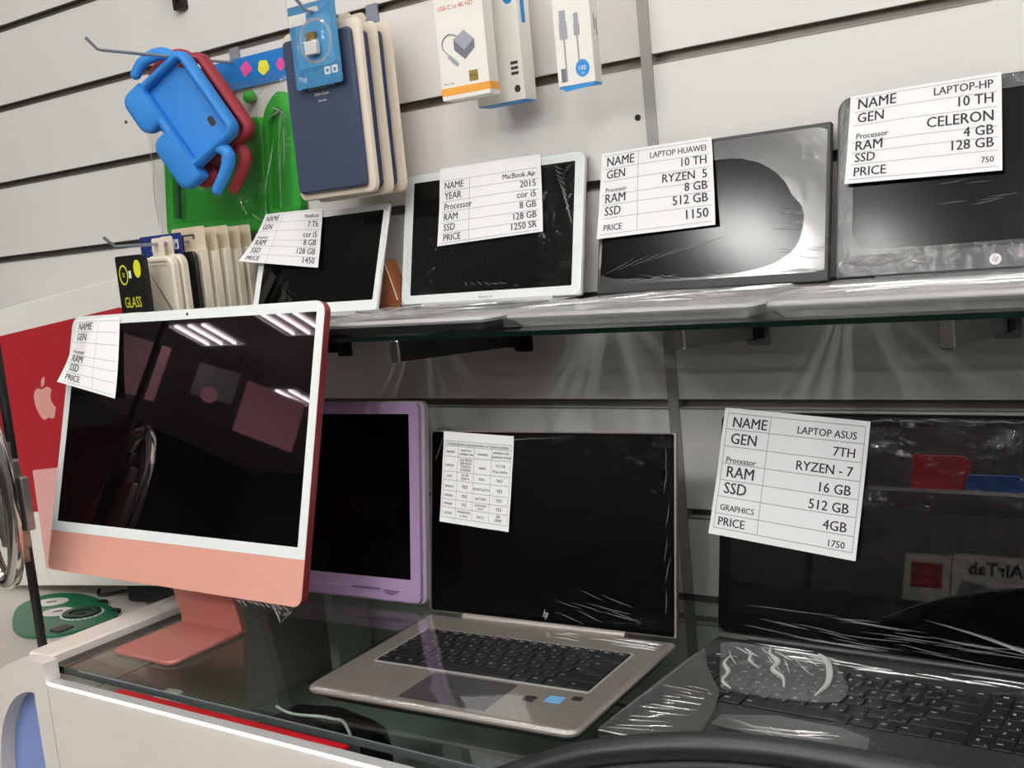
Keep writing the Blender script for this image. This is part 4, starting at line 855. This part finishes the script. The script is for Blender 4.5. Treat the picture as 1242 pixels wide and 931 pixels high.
# screen protector packs on the lower hook
gp = thing('screen_protector_pack', 'black pack with yellow lettering, frontmost on the lower left hook', 'screen protector', (-.802, -.240, .5655), R(0))
b = MB(); b.ring(rrect(-.038, -.125, .030, -.018, .003, 3, (.003, .010, .003, .003)), rrect(-.036, -.123, .028, -.021, .003, 3), 0, .010, 0, WALL); b.prism(rrect(-.037, -.124, .029, -.019, .003, 3, (.003, .010, .003, .003)), .001, .0095, 0, WALL); b.build('box_body', 'pack_black', gp)
b = MB(); letters(b, 'GLASS', -.006, -.100, .017, WALL, 'CENTER', z=.0103, bold=.03, xs=.62); b.ring(ell(-.021, -.048, .011, .016, 24), ell(-.021, -.048, .009, .0135, 24), .010, .0104, 0, WALL); b.prism(ell(.015, -.040, .009, .014, 24), .010, .0104, 0, WALL); letters(b, 'X', -.021, -.052, .008, WALL, 'CENTER', z=.0103, bold=.05); b.box((-.022, -.112, .010), (.012, -.108, .0104), 0, WALL); b.build('yellow_print', 'yellow_print', gp, smooth=False, recalc=False)
b = MB(); b.box((-.008, -.054, .010), (-.002, -.042, .0104), 0, WALL); b.build('white_code', 'white_print', gp, smooth=False)
nc = thing('hanging_card', 'dark blue hanging card with a pale euro slot behind the black pack', 'card', (-.838, -.162, .5655), R(0))
b = MB(); b.ring(rrect(-.048, -.05, .058, .012, .002, 3), rrect(-.014, -.004, .014, .003, .002, 3), 0, .0012, 0, WALL); b.build('card', 'pack_navy', nc)
b = MB(); b.prism([(-.022, -.014), (.020, -.014), (.014, -.002), (-.002, .002), (-.016, -.003)], .0012, .0016, 0, WALL); b.build('silver_print', 'grey_print', nc, smooth=False)
b = MB(); b.ring(rrect(.038, -.014, .050, .002, .001, 2), rrect(.041, -.011, .047, -.004, .001, 2), .0012, .0016, 0, WALL); b.build('white_print', 'white_print', nc, smooth=False)
cr = None
packs = [(-.190, .0, 'curved'), (-.172, .002, 'curved'), (-.150, .0, 'black'), (-.128, .004, 'slab'), (-.104, .0, 'slab'), (-.080, .003, 'slab'), (-.056, .0, 'slab'), (-.032, .002, 'slab')]
nth = {'curved': iter(['pale cream rounded pack with raised rim, nearest the black pack', 'pale cream rounded pack, second behind the black pack']), 'black': iter(['thin black sleeve between the rounded and the square cream packs']),
       'slab': iter(['plain cream box pack, first of the five square ones behind the black sleeve', 'plain cream box pack, second of the five square ones', 'plain cream box pack, middle of the five square ones', 'plain cream box pack, fourth of the five square ones', 'plain cream box pack, nearest the wall of the five square ones'])}
for y, dz, kind in packs:
    t = thing('screen_protector_pack' if kind != 'slab' else 'accessory_box', next(nth[kind]), 'pack', (-.802, y, .5655+dz), R(rnd.uniform(-3, 3)), 'packs on the lower hook')
    if kind == 'curved':
        b = MB(); f = rrect(-.042, -.135, .040, -.024, .014, 5, (.004, .018, .008, .004)); loft(b, [(f, 0), (f, .010), (inset(f, .003), .0125), (inset(f, .007), .0125), (inset(f, .009), .009)], WALL, 0, True, True); b.prism(rrect(-.014, -.026, .014, .006, .004, 3), .002, .004, 0, WALL); b.build('tray', 'cream_pale', t)
        b = MB(); b.ring(rrect(-.032, -.124, .030, -.036, .012, 5), rrect(-.030, -.122, .028, -.038, .010, 5), .0088, .0102, 0, WALL); b.build('raised_rim', 'cream', t)
    elif kind == 'black':
        b = MB(); b.prism(rrect(-.040, -.135, .042, -.020, .010, 4), 0, .006, 0, WALL, bev=.001); b.prism(rrect(-.014, -.022, .014, .006, .004, 3), .002, .004, 0, WALL); b.build('sleeve', 'pack_black', t)
    else:
        b = MB(); b.prism(rrect(-.042, -.135, .042, -.022, .001, 2), 0, .015, 0, WALL, bev=.0006); b.build('box_body', 'cream_pale', t)
        b = MB(); b.ring(rrect(-.042, -.024, .042, .016, .003, 3, (.001, .004, .004, .001)), rrect(-.016, -.004, .016, .003, .002, 3), .001, .0022, 0, WALL); hd = b.build('hang_tab', 'card_cream', t)
        b = MB(); b.tube([(-.015, .003, .003), (.015, .003, .003), (.015, -.004, .003)], .0016, 6, 0, WALL); b.build('slot_rim', 'charcoal', hd)

# ------------------------------------------------------------------ price sheets
def sheet(label, loc, rz, th, tilt, cor, outs, rows, top=.04, divider=.30, left=.06, right=.95, bulge=.004, vlines=(), group=None, border=True, name='price_sheet', tilt_rows=0):
    """cor = four corners (x, height) on the lid: TL TR BR BL; outs = how far each corner stands off it.
    rows = [(height, left word, cap, right word, cap)] as fractions of the sheet"""
    L = lidM(th, tilt)
    TL, TR, BR, BL = [Vector(c_) for c_ in cor]
    wid = ((TR-TL).length+(BR-BL).length)/2; hei = ((TL-BL).length+(TR-BR).length)/2
    def pos(u, v, k=0):           # u across, v down
        p = (TL*(1-u)+TR*u)*(1-v)+(BL*(1-u)+BR*u)*v
        o = (outs[0]*(1-u)+outs[1]*u)*(1-v)**1.6+(outs[3]*(1-u)**1.5+outs[2]*u**1.5)*v**2.2
        o += bulge*math.sin(math.pi*u)*(.4+.6*math.sin(math.pi*v))+.0012*noise.noise(Vector((u*4, v*3, wid*90))) + .0042
        return L @ Vector((p.x, p.y, o+k))
    b = MB(); n, m = 20, 20; g = [pos(i/n, j/m, 0) for j in range(m+1) for i in range(n+1)]; h = [pos(i/n, j/m, -.0004) for j in range(m+1) for i in range(n+1)]
    W_ = n+1; N2 = len(g); fs = []
    for j in range(m):
        for i in range(n): q = (j*W_+i, (j+1)*W_+i, (j+1)*W_+i+1, j*W_+i+1); fs.append(q); fs.append(tuple(reversed([k+N2 for k in q])))
    edge = [i for i in range(W_)]+[j*W_+n for j in range(1, m+1)]+[m*W_+i for i in range(n-1, -1, -1)]+[j*W_ for j in range(m-1, 0, -1)]
    for a, c_ in zip(edge, edge[1:]+edge[:1]): fs.append((a, c_, c_+N2, a+N2))
    b.add(g+h, fs); s = b.build(name, 'paper'); s.location = loc; s.rotation_euler = (0, 0, rz); tag(s, label, 'paper sheet', group)
    K_ = .0005
    lb = MB(); rb = MB()
    def word(body, u, vbase, cap, al, xs=.95, bold=.015):
        vs_, f_, w = text2d(body, cap*hei, al, bold)
        for sh in (-.02, .02): lb.add([pos(u+(x+sh*cap*hei)*xs/wid, vbase-y/hei, K_) for x, y in vs_], f_)
    def hline(v, u0=left*.5, u1=None, wv=.0028):
        u1 = 1-(1-right)*.5 if u1 is None else u1; k = 14
        rb.add([pos(u0+(u1-u0)*i/k, v+d, K_*.8) for i in range(k+1) for d in (-wv, wv)], [(2*i, 2*i+2, 2*i+3, 2*i+1) for i in range(k)])
    def vline(u, v0, v1, wv=.0022):
        k = 14; rb.add([pos(u+d, v0+(v1-v0)*i/k, K_*.8) for i in range(k+1) for d in (-wv, wv)], [(2*i, 2*i+2, 2*i+3, 2*i+1) for i in range(k)])
    v = top; hline(v)
    for r_ in rows:
        hgt = r_[0]
        for wd_ in r_[1:]:
            body, u, al, cap = wd_[:4]; word(body, u, v+hgt*(wd_[4] if len(wd_) > 4 else .80), cap, al)
        v += hgt
        if v < .985: hline(v)
    if divider: vline(divider, top, min(v, .985))
    for u in vlines: vline(u, top, min(v, .985))
    if border: vline(left*.5, top, min(v, .985)); vline(1-(1-right)*.5, top, min(v, .985))
    if lb.v: lb.build('lettering', 'ink', s, smooth=False, recalc=False)
    rb.build('ruled_lines', 'rule', s, smooth=False, recalc=False)
    return s
def simple(rows): # (height, left, capL, right, capR)
    return [(h, (l, .06, 'LEFT', a*1.25), (r, .95, 'RIGHT', c_*(1.2 if c_ >= .07 else 1.03), .70)) if r else (h, (l, .06, 'LEFT', a*1.25)) for h, l, a, r, c_ in rows]
sheet('white sheet taped on the pink computer with its right column empty', (-.879, -.42, .081), 0, 0, R(15.9),
      [(.0162, .388), (.1250, .3885), (.1410, .2635), (.0142, .2880)], (.0, .0, .006, .022), [
      (.15, ('NAME', .10, 'LEFT', .105)), (.16, ('GEN', .11, 'LEFT', .105)), (.20, ('Processor', .10, 'LEFT', .056, .84)), (.12, ('RAM', .11, 'LEFT', .105, .80)), (.14, ('SSD', .11, 'LEFT', .105, .80)), (.15, ('PRICE', .10, 'LEFT', .088, .76))], top=.045, divider=.60, bulge=.008, border=False)
sheet('white sheet reading 7 TH and 1450 on the slim laptop', (-.7115, -.100, ZS+.0005), R(-.9), .0145, R(19.8),
      [(.0047, .1807), (.1391, .1772), (.150, .0781), (-.0250, .0971)], (.0, .0, .003, .018), simple([(.16, 'NAME', .085, 'MateBook', .062), (.17, 'GEN', .085, '7 Th', .085), (.185, 'Processor', .042, 'cor i5', .085), (.12, 'RAM', .085, '8 GB', .085), (.17, 'SSD', .085, '128 GB', .085), (.15, 'PRICE', .070, '1450', .085)]), top=.03, divider=.34, border=False)
sheet('white sheet reading 2015 and 1250 SR on the white rimmed silver laptop', (-.423, -.056, ZS+.0005), R(-.5), .0165, R(12.8),
      [(.0717, .2073), (.2526, .2072), (.2638, .0959), (.0740, .0895)], (.0, .0, .003, .003), simple([(.135, 'NAME', .072, 'MacBook Air', .066), (.135, 'YEAR', .072, '2015', .072), (.135, 'Processor', .068, 'cor i5', .072), (.135, 'RAM', .072, '8 GB', .072), (.135, 'SSD', .072, '128 GB', .072), (.125, 'PRICE', .068, '1250 SR', .072)]), top=.17, divider=.32, border=False)
sheet('white sheet reading 10 TH, ryzen 5 and 1150 on the dark grey laptop', (-.077, -.053, ZS+.0005), R(-1.8), .0155, R(12.8),
      [(.0037, .1960), (.1678, .1975), (.1782, .0832), (.0030, .0782)], (.0, .0, .003, .006), simple([(.155, 'NAME', .085, 'LAPTOP HUAWEI', .066), (.145, 'GEN', .080, '10 TH', .080), (.165, 'Processor', .042, 'RYZEN  5', .082), (.115, 'RAM', .085, '8 GB', .082), (.155, 'SSD', .082, '512 GB', .085), (.185, 'PRICE', .058, '1150', .090)]), top=.035, divider=.36, border=False)
sheet('white sheet reading celeron and 750 on the grey laptop at the right', (.2545, -.0642, ZS+.0005), R(1), .0175, R(14.1),
      [(.0164, .2205), (.1817, .2225), (.1842, .1112), (.0125, .1146)], (.0, .0, .004, .006), simple([(.155, 'NAME', .092, 'LAPTOP-HP', .070), (.155, 'GEN', .088, '10 TH', .088), (.195, 'Processor', .050, 'CELERON', .092), (.115, 'RAM', .088, '4 GB', .085), (.135, 'SSD', .080, '128 GB', .085), (.165, 'PRICE', .080, '750', .058)]), top=.035, divider=None, border=False)
def c4(a, c_, d, e, ca=.030, cc=.036, cd_=.026, ce=.034):
    cs = []
    for body, u, cap in ((a, .12, ca), (c_, .355, cc), (d, .60, cd_), (e, .845, ce)):
        parts = body.split('|') if body else []
        for k, q in enumerate(parts): cs.append((q, u, 'CENTER', min(cap, cap), (k+1)/(len(parts)+.55)+.02))
    return cs
sheet('small white sheet with a four column table of tiny print on the bronze laptop', (-.270, -.241, .0005), R(3), .0195, R(10.7),
      [(.0230, .2493), (.1352, .2437), (.1292, .1189), (.0195, .1273)], (.0, .0, .003, .004),
      [(.055, ('WORKSTATION Z-BOOK STUDIO G5 TOUCH SCREEN', .5, 'CENTER', .024, .80)), (.115, *c4('BRAND', 'Intel Core|i7-8750H CPU', 'GRAPHIC', 'NVIDIA 4 GB|QUADRO P1000', .026, .024, .024, .024)), (.165, *c4('DISPLAY', '15.6 INCH|350 NCH|TOUCH|SCREEN', 'HARD', '512 GB|PCIe NVMe', .024, .028, .024, .027)), (.095, *c4('RAM', '16 GB|DDR 4', 'DVD', 'NO', .026, .027)),
       (.115, *c4('WIRELESS', 'YES', 'BLUETOOTH', 'YES', .021)), (.095, *c4('CAMERA', 'YES', 'BATTERY', 'YES', .024)), (.09, *c4('FINGER', 'YES', 'KEYBOARD|LIGHT', 'YES', .024, .034, .022)), (.11, *c4('SYSTEM', 'WINDOWS|11 PRO', 'PRICE', 'SR|1999', .024, .025, .026, .034))], top=.10, divider=.235, vlines=(.475, .72), bulge=.003)
sheet('large white sheet reading ryzen 7, graphics 4GB and 1750 on the black laptop', (.132, -.1944, .0005), R(-.9), .0245, R(12.1),
      [(.0071, .2712), (.1808, .2573), (.1674, .1031), (-.0101, .1206)], (.0, .0, .004, .004), [
      (.125, ('NAME', .075, 'LEFT', .080, .84), ('LAPTOP ASUS', .925, 'RIGHT', .054, .80)), (.135, ('GEN', .075, 'LEFT', .084, .82), ('7TH', .925, 'RIGHT', .068, .80)), (.135, ('Processor', .06, 'LEFT', .046, .94), ('RYZEN - 7', .925, 'RIGHT', .070, .80)), (.13, ('RAM', .075, 'LEFT', .088, .80), ('16 GB', .925, 'RIGHT', .072, .86)), (.13, ('SSD', .07, 'LEFT', .088, .78), ('512 GB', .925, 'RIGHT', .072, .86)), (.135, ('GRAPHICS', .06, 'LEFT', .046, .78), ('4GB', .925, 'RIGHT', .072, .86)), (.115, ('PRICE', .06, 'LEFT', .066, .78), ('1750', .925, 'RIGHT', .050, .86))], top=.04, divider=.345, bulge=.005)

# ------------------------------------------------------------------ office chair in the foreground
ch = thing('office_chair', 'black mesh back office chair in front of the counter, only its curved top in view', 'chair', (.47, -.69, FLOOR))
CZ = -FLOOR
def bow(x): return -.03*(x/.36)**2
half = [(0, 0), (.06, .0012), (.12, .0075), (.18, .020), (.22, .032), (.27, .053), (.31, .074), (.338, .10), (.356, .14), (.364, .20), (.362, .30), (.350, .40), (.31, .46), (.20, .48), (0, .485)]
def arch(off): return [(x*(1-off/.36), CZ+.158-d-off*(1 if d < .3 else -1)) for x, d in half]
right_ = arch(0); path = [(x, bow(x), z) for x, z in right_] + [(-x, bow(x), z) for x, z in reversed(right_[1:-1])]
b = MB(); b.tube(smooth_path(path+path[:1], 4)[:-1], .0105, 14, close=True, flat=1.0); b.build('back_frame', 'black_plastic', ch, ang=60)
r2 = arch(.012); path2 = [(x, bow(x)-.004, z) for x, z in r2] + [(-x, bow(x)-.004, z) for x, z in reversed(r2[1:-1])]
b = MB(); b.tube(smooth_path(path2+path2[:1], 4)[:-1], .0065, 12, close=True); b.build('mesh_border', 'black_rubber', ch, ang=60)
q = [tuple(v) for v in smooth_path(path2+path2[:1], 3)[:-1]]; vs_ = []; nr = 8
for k in range(nr+1):
    s_ = k/nr
    for p in q: x = p[0]*(1-s_); z = p[2]*(1-s_)+(CZ-.09)*s_; vs_.append((x, bow(x)-.004-.02*s_*(2-s_), z))
b = MB(); b.add(vs_, [(k*len(q)+i, k*len(q)+(i+1) % len(q), (k+1)*len(q)+(i+1) % len(q), (k+1)*len(q)+i) for k in range(nr) for i in range(len(q))]); b.build('back_mesh', 'mesh_black', ch)
b = MB(); b.prism(rrect(-.24, -.54, .24, -.06, .08, 6), CZ-.50, CZ-.42, bev=.02); b.build('seat', 'mesh_black', ch)
b = MB(); b.tube([(0, -.01, CZ-.33), (0, -.02, CZ-.44), (0, -.10, CZ-.52), (0, -.25, CZ-.53)], .025, 10, flat=.6); b.build('back_support', 'black_plastic', ch)
b = MB(); b.tube([(0, -.30, .10), (0, -.30, CZ-.50)], .03, 14); b.build('gas_column', 'chrome', ch)
for k in range(5):
    a = 2*math.pi*k/5+.3; e = (.27*math.cos(a), -.30+.27*math.sin(a))
    b = MB(); b.tube([(0, -.30, .11), (e[0], e[1], .075)], [.028, .018], 10); b.tube([(e[0], e[1]-.02, .027), (e[0], e[1]+.02, .027)], .026, 14); b.tube([(e[0], e[1], .045), (e[0], e[1], .08)], .008, 8); b.build('leg', 'black_plastic', ch)

# ------------------------------------------------------------------ the rest of the shop, seen only in the dark screens
t = thing('wall_cabinet', 'grey shop cabinet across the aisle, seen only mirrored in the screens', 'cabinet', (-.6, -3.25, FLOOR))
b = MB(); b.box((-1.6, -.35, 0), (1.9, .25, CZ+.30)); b.build('body', 'grey_laminate', t, smooth=False)
b = MB(); b.box((-.5, -.30, CZ+.695), (1.9, .20, CZ+.71)); b.build('upper_shelf', 'fixture_white', t, smooth=False)
for x in (-.48, .7, 1.88):
    b = MB(); b.box((x-.012, -.30, CZ+.30), (x+.012, -.27, CZ+.70)); b.build('shelf_post', 'charcoal', t, smooth=False)
for nm, lab, cat, mt, (x0, x1, z0, z1, y) in (('red_case', 'red case on the upper shelf across the aisle, mirrored in the black laptop', 'case', 'red_gloss', (-.55, -.36, .711, .85, -3.20)), ('blue_case', 'blue case on the upper shelf across the aisle, mirrored in the black laptop', 'case', 'blue_gloss', (-.345, -.16, .711, .775, -3.16))):
    b = MB(); b.prism(rrect(x0, z0, x1, z1, .01, 3), -y-.08, -y, 0, WALL, bev=.004); tag(b.build(nm, mt), lab, cat)
tp = thing('tablet_carton', 'white carton with tablet name on the counter across the aisle, mirrored in the black laptop', 'carton', (-.235, -3.04, .302), R(180))
b = MB(); b.prism(rrect(-.125, -.0, .125, .18, .003, 2), -.04, 0, 0, WALL); b.build('box_body', 'box_white', tp)
b = MB(); [letters(b, 'AirTab', -.105+d, .112+e, .044, WALL, z=.0006) for d in (-.0016, .0016) for e in (-.0012, .0012)]; b.build('title', 'ink_black', tp, smooth=False, recalc=False)
b = MB(); b.prism([(-.10, .02), (.11, .02), (.09, .09), (-.06, .06)], 0, .0005, 0, WALL); b.build('picture', 'grey_print_dark', tp, smooth=False)
tp = thing('tablet_carton', 'pale carton with red picture beside the lettered carton across the aisle', 'carton', (-.45, -3.05, .302), R(180))
b = MB(); b.prism(rrect(-.08, -.0, .08, .17, .003, 2), -.04, 0, 0, WALL); b.build('box_body', 'box_white', tp)
b = MB(); b.prism(rrect(-.055, .05, .055, .14, .003, 2), 0, .0005, 0, WALL); b.build('picture', 'box_red', tp, smooth=False)
def board(lab, mt, x, y, rz, w, z0, z1):
    t = thing('hanging_board', lab, 'board', (x, y, z1), rz); b = MB(); b.prism(rrect(-w/2, z0-z1, w/2, 0, .004, 2), -.006, .006, 0, WALL); b.build('panel', mt, t)
    for k in (-.4, .4): q = MB(); q.tube([(w*k, 0, 0), (w*k, 0, CEIL-z1)], .002, 6); q.build('cord', 'charcoal', t)
board('pink board hanging from the shop ceiling, mirrored in the pink computer', 'poster_pink', -4.36, -3.77, R(108), .40, 1.43, 1.75)
board('grey board hanging from the shop ceiling, mirrored in the pink computer', 'poster_grey', -4.55, -3.46, R(135), .25, 1.58, 1.78)

board('dim pink board hanging left of the grey one in the far aisle', 'poster_pink', -4.80, -3.08, R(123), .30, 1.46, 1.80)
t = thing('hanging_disc', 'small round pink sign hanging in the far aisle, mirrored in the pink computer', 'sign', (-4.50, -3.40, 1.585), R(128))
b = MB(); b.prism(ell(0, 0, .05, .05, 28), -.004, .004, 0, WALL); b.build('disc', 'poster_pink', t)
b = MB(); b.tube([(0, 0, .05), (0, 0, CEIL-1.585)], .002, 6); b.build('cord', 'charcoal', t)
